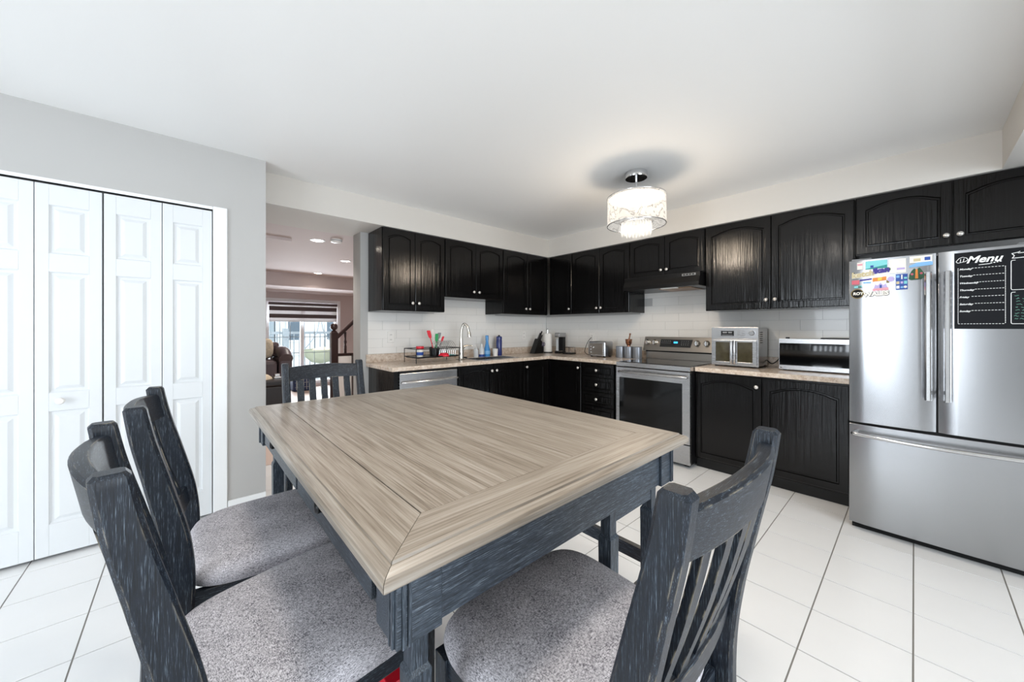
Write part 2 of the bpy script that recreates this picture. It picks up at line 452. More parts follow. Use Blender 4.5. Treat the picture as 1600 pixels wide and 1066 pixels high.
# ------------------------------------------------------------------ ceilings and bulkheads
struct('ceiling', MB().box(-3.2, 4.02, -3.4, 3.95, CEIL, CEIL + .08), 'ceiling_paint', 'flat white painted kitchen ceiling')
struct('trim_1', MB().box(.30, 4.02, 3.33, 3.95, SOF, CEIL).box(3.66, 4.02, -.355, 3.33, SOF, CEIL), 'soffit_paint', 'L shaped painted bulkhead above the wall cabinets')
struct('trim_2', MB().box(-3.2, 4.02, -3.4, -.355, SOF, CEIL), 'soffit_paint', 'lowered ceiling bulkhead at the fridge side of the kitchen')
struct('ceiling.001', MB().box(-.6, 5.0, 3.95, 7.30, SOF, SOF + .1).box(-.6, 5.0, 7.30, 8.66, 1.98, SOF + .1), 'living_paint', 'living room ceiling with a dropped section before the window')
struct('trim_3', MB().box(.3, .84, 4.47, 6.1, SOF - .03, SOF), 'living_paint', 'shallow ceiling drop along the left of the hallway')

# ------------------------------------------------------------------ walls
OP = (-.845, .132, 2.037)
wl = struct('wall_left', MB().box(-3.2, OP[0], YC, YC + .12, 0, CEIL).box(OP[1], .425, YC, YC + .12, 0, CEIL).box(OP[0], OP[1], YC, YC + .12, OP[2], CEIL)
            .box(.305, .425, YC + .12, 6.4, 0, CEIL).box(-3.2, .305, 3.75, 3.85, 0, CEIL), 'wall_paint', 'light grey wall around the white closet doors')
wb = struct('wall_back', MB().box(1.292, 4.02, YW, 3.905, 0, SOF), 'wall_paint', 'pale wall behind the sink run')
wr = struct('wall_right', MB().box(4.02, 4.12, -3.4, 3.95, 0, CEIL), 'wall_paint', 'pale wall behind the range and fridge')
# walls behind the camera with a patio door opening and a window opening
struct('wall_rear', MB().box(-3.28, -3.2, -3.4, .10, 0, CEIL).box(-3.28, -3.2, 1.60, 3.2, 0, CEIL).box(-3.28, -3.2, .10, 1.60, 2.13, CEIL).box(-3.28, -3.2, .10, 1.60, -.06, .06),
       'wall_paint', 'wall behind the camera with a wide patio door opening')
struct('wall_front', MB().box(-3.28, -.72, -3.48, -3.4, 0, CEIL).box(1.92, 4.12, -3.48, -3.4, 0, CEIL).box(-.72, 1.92, -3.48, -3.4, 2.2, CEIL).box(-.72, 1.92, -3.48, -3.4, 0, .3),
       'wall_paint', 'wall to the right of the camera with a window opening')
struct('wall_living', MB().box(-.6, 1.19, 8.66, 8.78, 0, SOF).box(2.52, 5.0, 8.66, 8.78, 0, SOF).box(1.19, 2.52, 8.66, 8.78, 1.80, SOF).box(1.19, 2.52, 8.66, 8.78, 0, .06)
       .box(5.0, 5.1, 3.905, 8.78, 0, SOF + .1).box(-.7, -.6, 6.3, 8.78, 0, SOF + .1).box(-.6, .425, 6.3, 6.4, 0, SOF + .1).box(4.02, 5.0, 3.905, 3.95, 0, SOF + .1), 'living_paint', 'pinkish grey living room walls around the front window')

# backsplash tiles on both walls
def splash(par, P, u0, u1, rows, cuts, shift):
    TWd, g = .302, .0015
    for r, (va, vb) in enumerate(rows):
        off = shift + (TWd / 2 if r % 2 else 0)
        k = math.floor((u0 - off) / TWd)
        while off + k * TWd < u1:
            a = max(u0, off + k * TWd); b = min(u1, off + (k + 1) * TWd); k += 1
            if b - a < .02: continue
            m = (a + b) / 2
            if not cuts(m, (va + vb) / 2): continue
            mb = fbox(MB(), P, a + g / 2, b - g / 2, va + g / 2, vb - g / 2, 0, .004)
            part(par, 'wall_tile', mb, 'splash_tile')
ZR = [.985, 1.050, 1.141, 1.232, 1.323, 1.414, 1.505, 1.596, 1.687]
rows = list(zip(ZR[:-1], ZR[1:]))
splash(wb, PS(YW), 1.365, 4.014, rows, lambda u, v: v < 1.42 or (2.05 < u < 2.9 and v < 1.66), 1.365)
splash(wr, PX(XW), .295, 3.694, [(.90, .985)] + rows, lambda u, v: (v < 1.42 and v > .985 or (1.33 < u < 2.12)), .067)

# ------------------------------------------------------------------ bifold closet doors
def bifold(n, xs, label):
    root = bpy.data.objects.new('door_%d' % n, None); COL.objects.link(root); root.location = (xs[0], YC, 0)
    tag(root, label, kind='structure')
    zb, zt = .020, OP[2] - .010
    for q in range(2):
        a, b = xs[q] + .0015, xs[q + 1] - .0015
        y0, y1 = YC + .006, YC + .04
        st = .048
        rails = [(zb, zb + .17), (.80, .90), (1.555, 1.655), (zt - .11, zt)]
        m = MB().box(a, a + st, y0, y1, zb, zt).box(b - st, b, y0, y1, zb, zt)
        for r0, r1 in rails: m.box(a + st, b - st, y0, y1, r0, r1)
        leaf = part(root, 'leaf', m, 'door_white', bevel=.0015)
        for (r0, r1), (s0, s1) in zip(rails[:-1], rails[1:]):
            ua, ub, va, vb = a + st, b - st, r1, s0
            def rect(i, y): return [(ua + i, y, va + i), (ub - i, y, va + i), (ub - i, y, vb - i), (ua + i, y, vb - i)]
            pm = MB().loops([rect(-.004, y1 - .008), rect(-.004, y0 + .002), rect(.006, y0 + .011), rect(.018, y0 + .011), rect(.034, y0 + .003), rect(.036, y0 + .0025)])
            part(leaf, 'panel', pm, 'door_white')
        if (n == 1 and q == 1):
            km = MB().lathe([(.006, 0), (.006, -.012), (.016, -.018), (.019, -.026), (.014, -.034), (.002, -.036)], ((a + b) / 2 - .03, y0, .855), 16, 'y')
            part(leaf, 'knob', km, 'white_plastic', smooth=40)
bifold(1, (-.842, -.600, -.358), 'white moulded bifold closet door at the left edge of the photo')
bifold(2, (-.354, -.111, .129), 'white moulded bifold closet door next to the wall corner')
struct('trim_4', MB().box(OP[1], OP[1] + .075, YC - .014, YC + .02, 0, OP[2] + .02).box(OP[0] - .075, OP[0], YC - .014, YC + .02, 0, OP[2] + .02).box(OP[0], OP[1], YC - .006, YC + .03, OP[2], OP[2] + .02),
       'white_trim', 'white casing around the closet doors', bevel=.004)
struct('baseboard_left', MB().box(.21, .425, YC - .012, YC, 0, .08), 'white_trim', 'white baseboard on the pier beside the closet', bevel=.003)

# ------------------------------------------------------------------ cabinets
def arch_loop(u0, u1, v0, v1, rise, m, n=12):
    a, b, c, d = u0 + m, u1 - m, v0 + m, v1 - m
    uc, h = (a + b) / 2, (b - a) / 2
    L = [(a, c), (b, c)]
    for k in range(n + 1):
        t = 1 - 2 * k / n
        L.append((uc + h * t, d - rise * min(1, abs(t) / .94) ** 2.2))
    return L
def door_outer(u0, u1, v0, v1, inner):
    L = []
    for k, (u, v) in enumerate(inner):
        if k == 0: L.append((u0, v0))
        elif k == 1: L.append((u1, v0))
        elif k == 2: L.append((u1, v1))
        elif k == len(inner) - 1: L.append((u0, v1))
        else: L.append((u, v1))
    return L
def cab_door(par, P, u0, u1, v0, v1, rise=.03, frame=.048, knob=None, name='door', mat='black_wood', T=.019):
    g = .0022
    u0 += g; u1 -= g; v0 += g; v1 -= g
    inn = arch_loop(u0 + frame, u1 - frame, v0 + frame, v1 - frame, rise, 0)
    out = door_outer(u0, u1, v0, v1, inn)
    def at(L, d): return [P(u, v, d) for u, v in L]
    ins = lambda m: arch_loop(u0 + frame, u1 - frame, v0 + frame, v1 - frame, rise, m)
    mb = MB().loops([at(out, .0005), at(out, T - .003), at(door_outer(u0 + .003, u1 - .003, v0 + .003, v1 - .003, inn), T), at(inn, T), at(ins(.004), T - .009), at(ins(.006), T - .009)], True, False)
    # keep the ring of the outer chamfer matched to the inner loop
    d = part(par, name, mb, mat)
    w = u1 - u0 - 2 * frame
    e = .016
    pm = MB().loops([at(ins(.0045), T - .012), at(ins(.0045), T - .0095), at(ins(.012), T - .009), at(ins(e), T - .001), at(ins(e + .002), T - .001)], True, True)
    part(d, 'panel', pm, mat)
    if knob:
        add_knob(d, P, knob[0], knob[1], T)
    return d
def add_knob(par, P, u, v, T):
    c = P(u, v, T); q = P(u, v, T + 1); dx, dy = q[0] - c[0], q[1] - c[1]
    ax = 'x' if abs(dx) > .5 else 'y'
    sg = dx if ax == 'x' else dy
    km = MB().lathe([(.006, 0), (.0055, sg * .010), (.012, sg * .014), (.0155, sg * .020), (.013, sg * .026), (.004, sg * .029)], c, 14, ax)
    part(par, 'knob', km, 'knob_white', smooth=50)
def upper(name, P, u0, u1, v0, v1, depth, doors, label, rise=.03, group='black upper cabinets', D=None):
    loc = P((u0 + u1) / 2, v0, 0)
    r = empty(name, loc, label, 'cabinet', group)
    part(r, 'body', fbox(MB(), P, u0 + .0005, u1 - .0005, v0, v1, 0, -depth), 'black_wood', bevel=.0015)
    for (a, b, kn) in doors:
        cab_door(r, P, a, b, v0 + .004, v1 - .006, rise, knob=kn)
    return r
PU, PV = PS(YU), PX(XU)
TOP = SOF - .004
du = YW - YU - .008; dv = XW - XU - .008
upper('wall_cabinet', PU, 1.368, 2.046, 1.418, TOP, du, [(1.372, 1.703, (1.668, 1.497)), (1.703, 2.043, (1.737, 1.497))], 'black arched two-door wall cabinet at the open end by the hallway')
upper('wall_cabinet', PU, 2.048, 2.858, 1.585, TOP, du, [(2.052, 2.452, (2.415, 1.657)), (2.452, 2.855, (2.489, 1.657))], 'short black two-door wall cabinet above the sink', rise=.03)
upper('wall_cabinet', PU, 2.860, 3.660, 1.424, TOP, du, [(2.866, 3.268, (3.232, 1.496)), (3.268, 3.655, (3.303, 1.496))], 'black two-door wall cabinet between the sink cabinet and the corner')
upper('wall_cabinet', PV, 2.936, 3.33, 1.428, TOP, dv, [(2.94, 3.30, (2.972, 1.497))], 'black single-door wall cabinet in the corner above the knife block')
upper('wall_cabinet', PV, 2.124, 2.934, 1.428, TOP, dv, [(2.128, 2.520, (2.492, 1.492)), (2.520, 2.930, (2.552, 1.492))], 'black two-door wall cabinet above the toaster')
upper('wall_cabinet', PV, 1.334, 2.122, 1.790, TOP, dv, [(1.338, 1.726, (1.698, 1.853)), (1.726, 2.118, (1.758, 1.853))], 'short black two-door cabinet above the range hood', rise=.025)
upper('wall_cabinet', PV, .294, 1.332, 1.413, TOP, dv, [(.298, .810, (.779, 1.492)), (.810, 1.328, (.842, 1.492))], 'wide glossy black two-door wall cabinet above the microwave', rise=.045)
upper('wall_cabinet', PV, -.640, .292, 1.784, TOP, dv, [(-.634, -.166, (-.195, 1.85)), (-.166, .288, (-.138, 1.85))], 'short black two-door cabinet above the fridge', rise=.045)

def base(name, P, u0, u1, depth, label, top=.862, toe=.085, toed=.03):
    r = empty(name, (P((u0 + u1) / 2, 0, 0)), label, 'cabinet', 'black base cabinets')
    part(r, 'body', fbox(MB(), P, u0 + .0005, u1 - .0005, toe, top, 0, -depth), 'black_wood', bevel=.0015)
    part(r, 'toe_kick', fbox(MB(), P, u0 + .0005, u1 - .0005, 0, toe - .0005, -toed, -depth), 'toe_black')
    return r
PB, PC = PS(YB), PX(XB)
bd, xd = YW - YB - .004, XW - XB - .004
r = base('base_cabinet', PB, 1.372, 1.408, bd, 'narrow black end panel beside the dishwasher')
r = base('base_cabinet', PB, 2.042, 2.958, bd, 'black two-door base cabinet under the sink', top=.70)
cab_door(r, PB, 2.046, 2.500, .10, .855, .03, knob=(2.468, .787)); cab_door(r, PB, 2.500, 2.954, .10, .855, .03, knob=(2.535, .787))
part(r, 'apron', fbox(MB(), PB, 2.0425, 2.9575, .705, .862, 0, -.02), 'black_wood')
r = base('base_cabinet', PB, 2.960, 3.418, bd, 'black single-door base cabinet left of the inner corner')
cab_door(r, PB, 2.964, 3.34, .10, .855, .04, knob=(2.998, .789))
r = base('base_cabinet', PC, 2.582, 3.098, xd, 'black single-door base cabinet right of the inner corner')
cab_door(r, PC, 2.586, 3.02, .10, .855, .04, knob=(2.618, .789))
r = base('base_cabinet', PC, 2.085, 2.580, xd, 'black four-drawer base cabinet left of the range')
for (a, b) in ((.703, .855), (.540, .700), (.378, .537), (.10, .375)):
    d = cab_door(r, PC, 2.148, 2.575, a, b, 0, frame=.03, knob=(2.366, (a + b) / 2), name='drawer')
r = base('base_cabinet', PC, .296, 1.322, xd, 'wide black two-door base cabinet between range and fridge')
cab_door(r, PC, .300, .812, .10, .85, .045, frame=.05); cab_door(r, PC, .812, 1.318, .10, .85, .045, frame=.045, knob=(.845, .777))

# worktops
def worktop(boxes, splash_boxes, name, label):
    r = empty(name, (boxes[0][0], boxes[0][2], boxes[0][4]), label, 'worktop')
    m = MB()
    for b in boxes: m.box(*b)
    part(r, 'slab', m, 'granite', bevel=.004)
    for b, lb_ in splash_boxes: single('upstand', MB().box(*b), 'granite', lb_, 'upstand', 'worktop upstands', bevel=.002)
    return r
F, T0 = YB - .03, .8625
SX0, SX1, SY0, SY1 = 2.36, 2.94, 3.17, 3.44   # sink cut-out
worktop([(1.345, SX0, F, YW, T0, CT), (SX0, SX1, F, SY0, T0, CT), (SX0, SX1, SY1, YW, T0, CT), (SX1, 4.02, F, YW, T0, CT), (XB - .03, 4.02, 2.068, F, T0, CT)],
        [((1.345, 4.019, YW - .02, YW - .0005, CT, .984), 'speckled beige upstand strip behind the sink'), ((4.0, 4.0195, 2.068, YW - .0205, CT, .984), 'speckled beige upstand strip behind the toaster')], 'worktop', 'speckled beige L shaped worktop around the sink corner')
worktop([(XB - .03, 4.02, .29, 1.318, T0, CT)], [((4.0, 4.0195, .29, 1.318, CT, .984), 'speckled beige upstand strip behind the microwave')], 'worktop', 'short speckled beige worktop under the microwave and toaster oven')
# sink
r = empty('kitchen_sink', ((SX0 + SX1) / 2, (SY0 + SY1) / 2, .72), 'stainless drop-in sink set in the worktop', 'sink')
m = MB()
m.box(SX0 - .015, SX1 + .015, SY0 - .015, SY0 + .012, CT, CT + .003).box(SX0 - .015, SX1 + .015, SY1 - .012, SY1 + .015, CT, CT + .003)
m.box(SX0 - .015, SX0 + .012, SY0, SY1, CT, CT + .003).box(SX1 - .012, SX1 + .015, SY0, SY1, CT, CT + .003)
part(r, 'rim', m, 'steel')
m = MB(); e = .003
m.box(SX0 + e, SX1 - e, SY0 + e, SY1 - e, .722, .728).box(SX0 + e, SX0 + 2 * e, SY0 + e, SY1 - e, .728, CT).box(SX1 - 2 * e, SX1 - e, SY0 + e, SY1 - e, .728, CT)
m.box(SX0 + e, SX1 - e, SY0 + e, SY0 + 2 * e, .728, CT).box(SX0 + e, SX1 - e, SY1 - 2 * e, SY1 - e, .728, CT)
part(r, 'basin', m, 'steel')
part(r, 'drain', MB().lathe([(.03, 0), (.03, .003), (.02, .004)], ((SX0 + SX1) / 2, (SY0 + SY1) / 2, .728), 16), 'chrome', smooth=40)

# dishwasher
r = empty('dishwasher', (1.725, YB, 0), 'stainless dishwasher at the end of the sink run', 'dishwasher')
part(r, 'body', MB().box(1.410, 2.040, YB + .02, YW - .01, .09, .855), 'black_plastic')
part(r, 'toe_kick', MB().box(1.410, 2.040, YB + .05, YW - .01, 0, .0895), 'toe_black')
part(r, 'door', MB().box(1.424, 2.036, YB - .012, YB + .019, .10, .838), 'steel', bevel=.004)
part(r, 'control_strip', MB().box(1.424, 2.036, YB - .006, YB + .019, .8385, .855), 'black_plastic')
pts = spline([(1.45, YB - .012, .757), (1.46, YB - .045, .757), (1.73, YB - .058, .757), (2.005, YB - .045, .757), (2.015, YB - .012, .757)], 6)
part(r, 'handle', MB().tube(pts, .010, 10), 'chrome', smooth=50)

# ------------------------------------------------------------------ range
RX, RL, RR = 3.30, 2.062, 1.322
r = empty('range', (3.65, (RL + RR) / 2, 0), 'stainless electric range with dark oven window and back control panel', 'range')
part(r, 'body', MB().box(RX + .03, 3.99, RR, RL, .03, .858), 'black_plastic', bevel=.002)
for yy in (RR + .03, RL - .07):
    part(r, 'foot', MB().box(RX + .06, RX + .10, yy, yy + .04, 0, .0295), 'black_plastic')
part(r, 'cooktop_frame', MB().box(RX + .005, 3.93, RR, RL, .862, .904), 'steel', bevel=.004)
part(r, 'cooktop_glass', MB().box(RX + .045, 3.90, RR + .012, RL - .012, .9045, .908), 'black_glass', bevel=.001)
d = part(r, 'oven_door', MB().box(RX, RX + .029, RR + .001, RL - .001, .214, .855), 'steel', bevel=.004)
part(d, 'oven_window', MB().box(RX - .002, RX + .002, RR + .068, RL - .04, .292, .752), 'oven_glass', bevel=.001)
hp = spline([(RX, RL - .06, .812), (RX - .04, RL - .075, .812), (RX - .052, (RL + RR) / 2, .815), (RX - .04, RR + .05, .812), (RX, RR + .035, .812)], 7)
part(d, 'handle', MB().tube(hp, .012, 10), 'steel', smooth=50)
part(r, 'drawer', MB().box(RX, RX + .029, RR + .001, RL - .001, .032, .206), 'steel', bevel=.004)
# back panel: sloped console
def console(y0, y1, zb, zt, xb, xt, back): return [(xb, zb), (xt, zt), (back, zt), (back, zb)]
pm = MB().loops([[(x, RR + .0, z) for x, z in console(0, 0, 1.0, 1.152, 3.895, 3.945, 3.99)], [(x, RL + .02, z) for x, z in console(0, 0, 1.0, 1.152, 3.895, 3.945, 3.99)]])
con = part(r, 'control_panel', pm, 'steel_warm', bevel=.003)
part(r, 'back_guard', MB().box(3.931, 3.99, RR, RL, .909, .985), 'steel_warm')
part(r, 'vent_slot', MB().box(3.925, 3.99, RR, RL, .9855, .9995), 'dark_gap')
def PCON(u, v, d):
    t = (v - 1.0) / .152; return (3.895 + .05 * t - d * .95, u, v + d * .31)
dm = MB()
q = [(1.892, 1.044), (1.562, 1.044), (1.548, 1.126), (1.886, 1.126)]
dm.loops([[PCON(u, v, .0005) for u, v in q], [PCON(u, v, .003) for u, v in q]])
disp = part(con, 'display', dm, 'black_glass')
lm = MB().loops([[PCON(u, v, .0032) for u, v in ((1.742, 1.085), (1.700, 1.085), (1.700, 1.103), (1.742, 1.103))], [PCON(u, v, .004) for u, v in ((1.742, 1.085), (1.700, 1.085), (1.700, 1.103), (1.742, 1.103))]])
part(con, 'clock', lm, 'lcd_blue')
km = MB()
for row in range(3):
    for c in range(4):
        u, v = 1.66 - c * .022, 1.105 - row * .018
        km.loops([[PCON(a, b, .0033) for a, b in ((u, v), (u - .007, v), (u - .007, v + .005), (u, v + .005))], [PCON(a, b, .0036) for a, b in ((u, v), (u - .007, v), (u - .007, v + .005), (u, v + .005))]])
for row in range(2):
    for c in range(5):
        u, v = 1.875 - c * .022, 1.105 - row * .02
        km.loops([[PCON(a, b, .0033) for a, b in ((u, v), (u - .011, v), (u - .011, v + .004), (u, v + .004))], [PCON(a, b, .0036) for a, b in ((u, v), (u - .011, v), (u - .011, v + .004), (u, v + .004))]])
part(con, 'key_print', km, 'grey_plastic')
for u in (2.038, 1.952, 1.498, 1.405):
    c = PCON(u, 1.092, .0005)
    kb = MB().lathe([(.031, 0), (.031, -.008), (.026, -.012), (.025, -.03), (.020, -.034), (.002, -.034)], c, 20, 'x')
    k = part(con, 'knob', kb, 'nickel', smooth=35)
    part(k, 'grip', MB().box(c[0] - .042, c[0] - .0335, u - .006, u + .006, c[2] - .024, c[2] + .024), 'chrome', bevel=.002)

# ------------------------------------------------------------------ hood
r = empty('range_hood', (3.75, 1.728, 1.60), 'black under-cabinet range hood with a light and filter', 'range hood')
prof = [(3.56, 1.786), (3.56, 1.745), (3.535, 1.690), (3.535, 1.652), (4.0, 1.652), (4.0, 1.786)]
part(r, 'shell', MB().loops([[(x, 1.336, z) for x, z in prof], [(x, 2.120, z) for x, z in prof]]), 'black_wood_plain', bevel=.003)
part(r, 'filter', MB().box(3.62, 3.93, 1.44, 1.76, 1.646, 1.6515), 'filter_warm')
part(r, 'lamp_lens', MB().box(3.57, 3.615, 1.56, 1.72, 1.645, 1.6515), 'white_plastic')
sm = MB().box(3.556, 3.5595, 1.375, 1.50, 1.752, 1.772)
pl = part(r, 'switch_plate', sm, 'grey_plastic')
for k in range(4):
    part(pl, 'switch', MB().box(3.552, 3.5558, 1.385 + k * .028, 1.405 + k * .028, 1.756, 1.768), 'black_plastic')
lb = MB()
for k in range(3): lb.box(3.5565, 3.5595, 1.55 + k * .085, 1.61 + k * .085, 1.757, 1.767)
part(r, 'badge', lb, 'dark_gap')

# ------------------------------------------------------------------ fridge
FX, FL, FR, FT = 3.08, .274, -.450, 1.668
FM = -.085
r = empty('refrigerator', (3.55, (FL + FR) / 2, 0), 'large stainless french door refrigerator with bottom freezer drawer', 'refrigerator')
part(r, 'body', MB().box(FX + .075, 3.98, FR + .004, FL - .004, .04, FT - .012), 'grey_plastic', bevel=.004)
part(r, 'base_grille', MB().box(FX + .06, 3.9, FR + .01, FL - .01, 0, .0395), 'dark_gap')
part(r, 'hinge_cover', MB().box(FX + .03, FX + .16, FL - .10, FL - .01, FT - .0115, FT + .012), 'grey_plastic', bevel=.004)
part(r, 'hinge_cover', MB().box(FX + .03, FX + .16, FR + .01, FR + .10, FT - .0115, FT + .012), 'grey_plastic', bevel=.004)
part(r, 'gasket', MB().box(FX + .02, FX + .0745, FR + .006, FL - .006, .06, FT - .016), 'dark_gap')
def curved_door(par, ya, yb, z0, z1, name):
    # gently bowed steel front
    n = 10; fr = []; 
    for k in range(n + 1):
        y = ya + (yb - ya) * k / n
        t = 2 * k / n - 1
        e_ = .006 * t * t + (.010 if k in (0, n) else 0)
        fr.append((FX + e_, y))
    poly = fr + [(FX + .066, yb), (FX + .066, ya)]
    mb = MB().loops([[(x, y, z0) for x, y in poly], [(x, y, z1) for x, y in poly]])
    return part(par, name, mb, 'steel_vertical', smooth=35, bevel=.002)
def bar_handle(par, y, z0, z1):
    m = MB().loops([[(FX - .052 + a, y + b, z) for a, b in ((0, -.008), (0, .008), (.008, .014), (.020, .014), (.020, -.014), (.008, -.014))] for z in (z0, z1)])
    h = part(par, 'handle', m, 'chrome', bevel=.002)
    for z in (z0 + .03, z1 - .05):
        part(h, 'mount', MB().box(FX - .0315, FX + .004, y - .009, y + .009, z, z + .02), 'chrome')
dl = curved_door(r, FM + .003, FL, .670, FT, 'door')
dr = curved_door(r, FR, FM - .003, .670, FT, 'door')
bar_handle(dl, FM + .034, .850, 1.560); bar_handle(dr, FM - .034, .850, 1.558)
fz = curved_door(r, FR, FL, .045, .656, 'freezer_drawer')
hp = spline([(FX + .004, FL - .035, .604), (FX - .045, FL - .05, .604), (FX - .070, (FL + FR) / 2, .600), (FX - .045, FR + .05, .604), (FX + .004, FR + .035, .604)], 8)
part(fz, 'handle', MB().tube(hp, .011, 10), 'chrome', smooth=50)

# menu chalkboard on the right door (flat magnetic sheet)
PF = lambda u, v, d: (FX - .0012 - d, u, v)
r = empty('menu_board', (FX, -.297, 1.246), 'black magnetic weekly menu chalkboard on the right fridge door', 'menu board')
part(r, 'sheet', fbox(MB(), PF, -.144, -.440, 1.246, 1.652, 0, .0015), 'chalkboard')
PT = lambda u0, v0: (lambda tx, ty, d: PF(u0 - tx, v0 + ty, .0022 + d))
part(r, 'title', text_mb('Menu', .050, PT(-.183, 1.594), shear=.35, offset=.0012), 'white_ink')
ln = MB()
def ink(u0, v0, u1, v1, w=.0011):
    du_, dv_ = u1 - u0, v1 - v0; L = sqrt(du_ * du_ + dv_ * dv_); nx, ny = -dv_ / L * w, du_ / L * w
    ln.add([PF(u0 + nx, v0 + ny, .0021), PF(u1 + nx, v1 + ny, .0021), PF(u1 - nx, v1 - ny, .0021), PF(u0 - nx, v0 - ny, .0021)], [(0, 1, 2, 3)])
def dash(u0, v0, u1, v1, n, w=.0011):
    for k in range(n):
        a, b = k / n, (k + .62) / n
        ink(u0 + (u1 - u0) * a, v0 + (v1 - v0) * a, u0 + (u1 - u0) * b, v0 + (v1 - v0) * b, w)
UL, UR = -.157, -.308
dash(UL, 1.570, UL, 1.273, 34); dash(UR, 1.565, UR, 1.273, 34); dash(UL, 1.273, UR, 1.273, 15)
days = ['Monday', 'Tuesday', 'Wednesday', 'Thursday', 'Friday', 'Saturday', 'Sunday']
zz = [1.562 - k * .0372 for k in range(7)]
for k, dname in enumerate(days):
    a = UL - .012 - .0055 * len(dname)
    dash(a, zz[k] + .004, UR, zz[k] + .004, 10)
ink(-.225, 1.581, -.262, 1.583, .0014); dash(-.262, 1.585, -.300, 1.592, 4, .002)
# chef hat outline
for a, b in (((-.150, 1.606), (-.160, 1.622)), ((-.160, 1.622), (-.172, 1.628)), ((-.172, 1.628), (-.186, 1.622)), ((-.186, 1.622), (-.190, 1.612)), ((-.190, 1.612), (-.182, 1.604)), ((-.182, 1.604), (-.156, 1.598)), ((-.156, 1.598), (-.150, 1.606)), ((-.164, 1.600), (-.166, 1.618)), ((-.174, 1.602), (-.177, 1.620))):
    ink(a[0], a[1], b[0], b[1])
# two note boxes on the right half, ribbon above
for (za, zb) in ((1.590, 1.442), (1.430, 1.272)):
    ink(-.325, za - .005, -.325, zb + .005); ink(-.328, zb, -.432, zb); ink(-.328, za, -.338, za); ink(-.375, za, -.432, za); ink(-.433, za - .004, -.433, zb + .004)
    ink(-.325, zb + .005, -.328, zb); ink(-.325, za - .005, -.328, za)
for a, b in (((-.328, 1.600), (-.335, 1.612)), ((-.335, 1.612), (-.327, 1.624)), ((-.327, 1.624), (-.345, 1.628)), ((-.345, 1.628), (-.352, 1.632)), ((-.328, 1.600), (-.43, 1.604)), ((-.345, 1.624), (-.43, 1.628))):
    ink(a[0], a[1], b[0], b[1], .0014)
part(r, 'printed_lines', ln, 'white_ink')
dt = MB()
for k, dname in enumerate(days):
    t = text_mb(dname, .013, PT(UL - .004, zz[k] - .003), shear=.3, offset=.0003); dt.add(t.v, t.f)
part(r, 'day_names', dt, 'white_ink')
ln = MB(); random.seed(3)
for row in range(9):
    v = 1.412 - row * .0145; u = -.333 - random.random() * .008
    while u > -.42:
        w = .006 + random.random() * .012
        a = v
        for s_ in range(3):
            b = v + (random.random() - .5) * .008; ink(u, a, u - w / 3, b, .0009); u -= w / 3; a = b
        u -= .004 + random.random() * .006
        if random.random() < .12: break
part(r, 'chalk_notes', ln, 'chalk_green')

# fridge magnets on the left door
def PMG(u, v, d):
    u, v = .274 + (u - .274) * 1.12, 1.668 + (v - 1.668) * 1.16
    t = (u - .096) / .178
    return (FX + .006 * t * t - .0002 - d, u, v)
def magnet(name, pieces, label, u, v):
    r = empty(name, PMG(u, v, 0), label, 'magnet', 'souvenir magnets on the fridge')
    for pn, mb, mat in pieces: part(r, pn, mb, mat)
def rectm(u0, u1, v0, v1, d0=0, d1=.004, skew=0):
    q = [(u0, v0), (u1, v0 + skew), (u1, v1 + skew), (u0, v1)]
    return MB().loops([[PMG(a, b, d0) for a, b in q], [PMG(a, b, d1) for a, b in q]])
def polym(q, d0=0, d1=.004): return MB().loops([[PMG(a, b, d0) for a, b in q], [PMG(a, b, d1) for a, b in q]])
def discm(u, v, r_, d0=0, d1=.004, n=18): return polym([(u + r_ * cos(2 * pi * k / n), v + r_ * sin(2 * pi * k / n)) for k in range(n)], d0, d1)
def textm(s, size, u, v, sk=0, shear=0, off=.0008, d=.0045):
    return text_mb(s, size, lambda tx, ty, q: PMG(u - tx, v + ty + sk * tx, d + q), shear=shear, offset=off)
def fu(px): return .274 - (px - 1327) * .00262 + (px - 1327) ** 2 * -0.0   # spread along the door width
magnet('fridge_magnet', [('plate', rectm(.240, .218, 1.618, 1.655), 'mag_cream'), ('band', rectm(.239, .219, 1.638, 1.648, .0041, .0045), 'mag_pink')], 'small pink and cream magnet at the top left of the fridge', .23, 1.618)
magnet('fridge_magnet', [('plate', rectm(.207, .125, 1.615, 1.657), 'mag_aqua'), ('horizon', polym([(.207, 1.615), (.125, 1.615), (.125, 1.632), (.18, 1.622), (.207, 1.618)], .0041, .0046), 'teal_plastic'), ('figure', rectm(.188, .176, 1.622, 1.634, .0047, .005), 'mag_blue')], 'wide aqua seascape magnet on the fridge', .166, 1.615)
magnet('fridge_magnet', [('plate', rectm(.118, .058, 1.585, 1.655), 'mag_cream'), ('print', rectm(.108, .085, 1.628, 1.645, .0041, .0045), 'white_plastic'), ('tag', rectm(.09, .062, 1.600, 1.610, .0041, .0045), 'mag_lilac')], 'pale cream collage magnet on the fridge', .088, 1.585)
magnet('fridge_magnet', [('plate', polym([(.045, 1.628), (-.030, 1.628), (-.030, 1.660), (.045, 1.660)]), 'mag_cream'), ('sea', polym([(.047, 1.606), (-.032, 1.612), (-.032, 1.630), (.02, 1.628), (.047, 1.615)]), 'mag_sky'), ('flag', rectm(-.005, -.024, 1.636, 1.652, .0041, .0048), 'mag_blue'), ('huts', rectm(.032, .008, 1.634, 1.648, .0041, .0048), 'mag_tan')], 'beach scene magnet with blue water above the fridge handle', .008, 1.606)
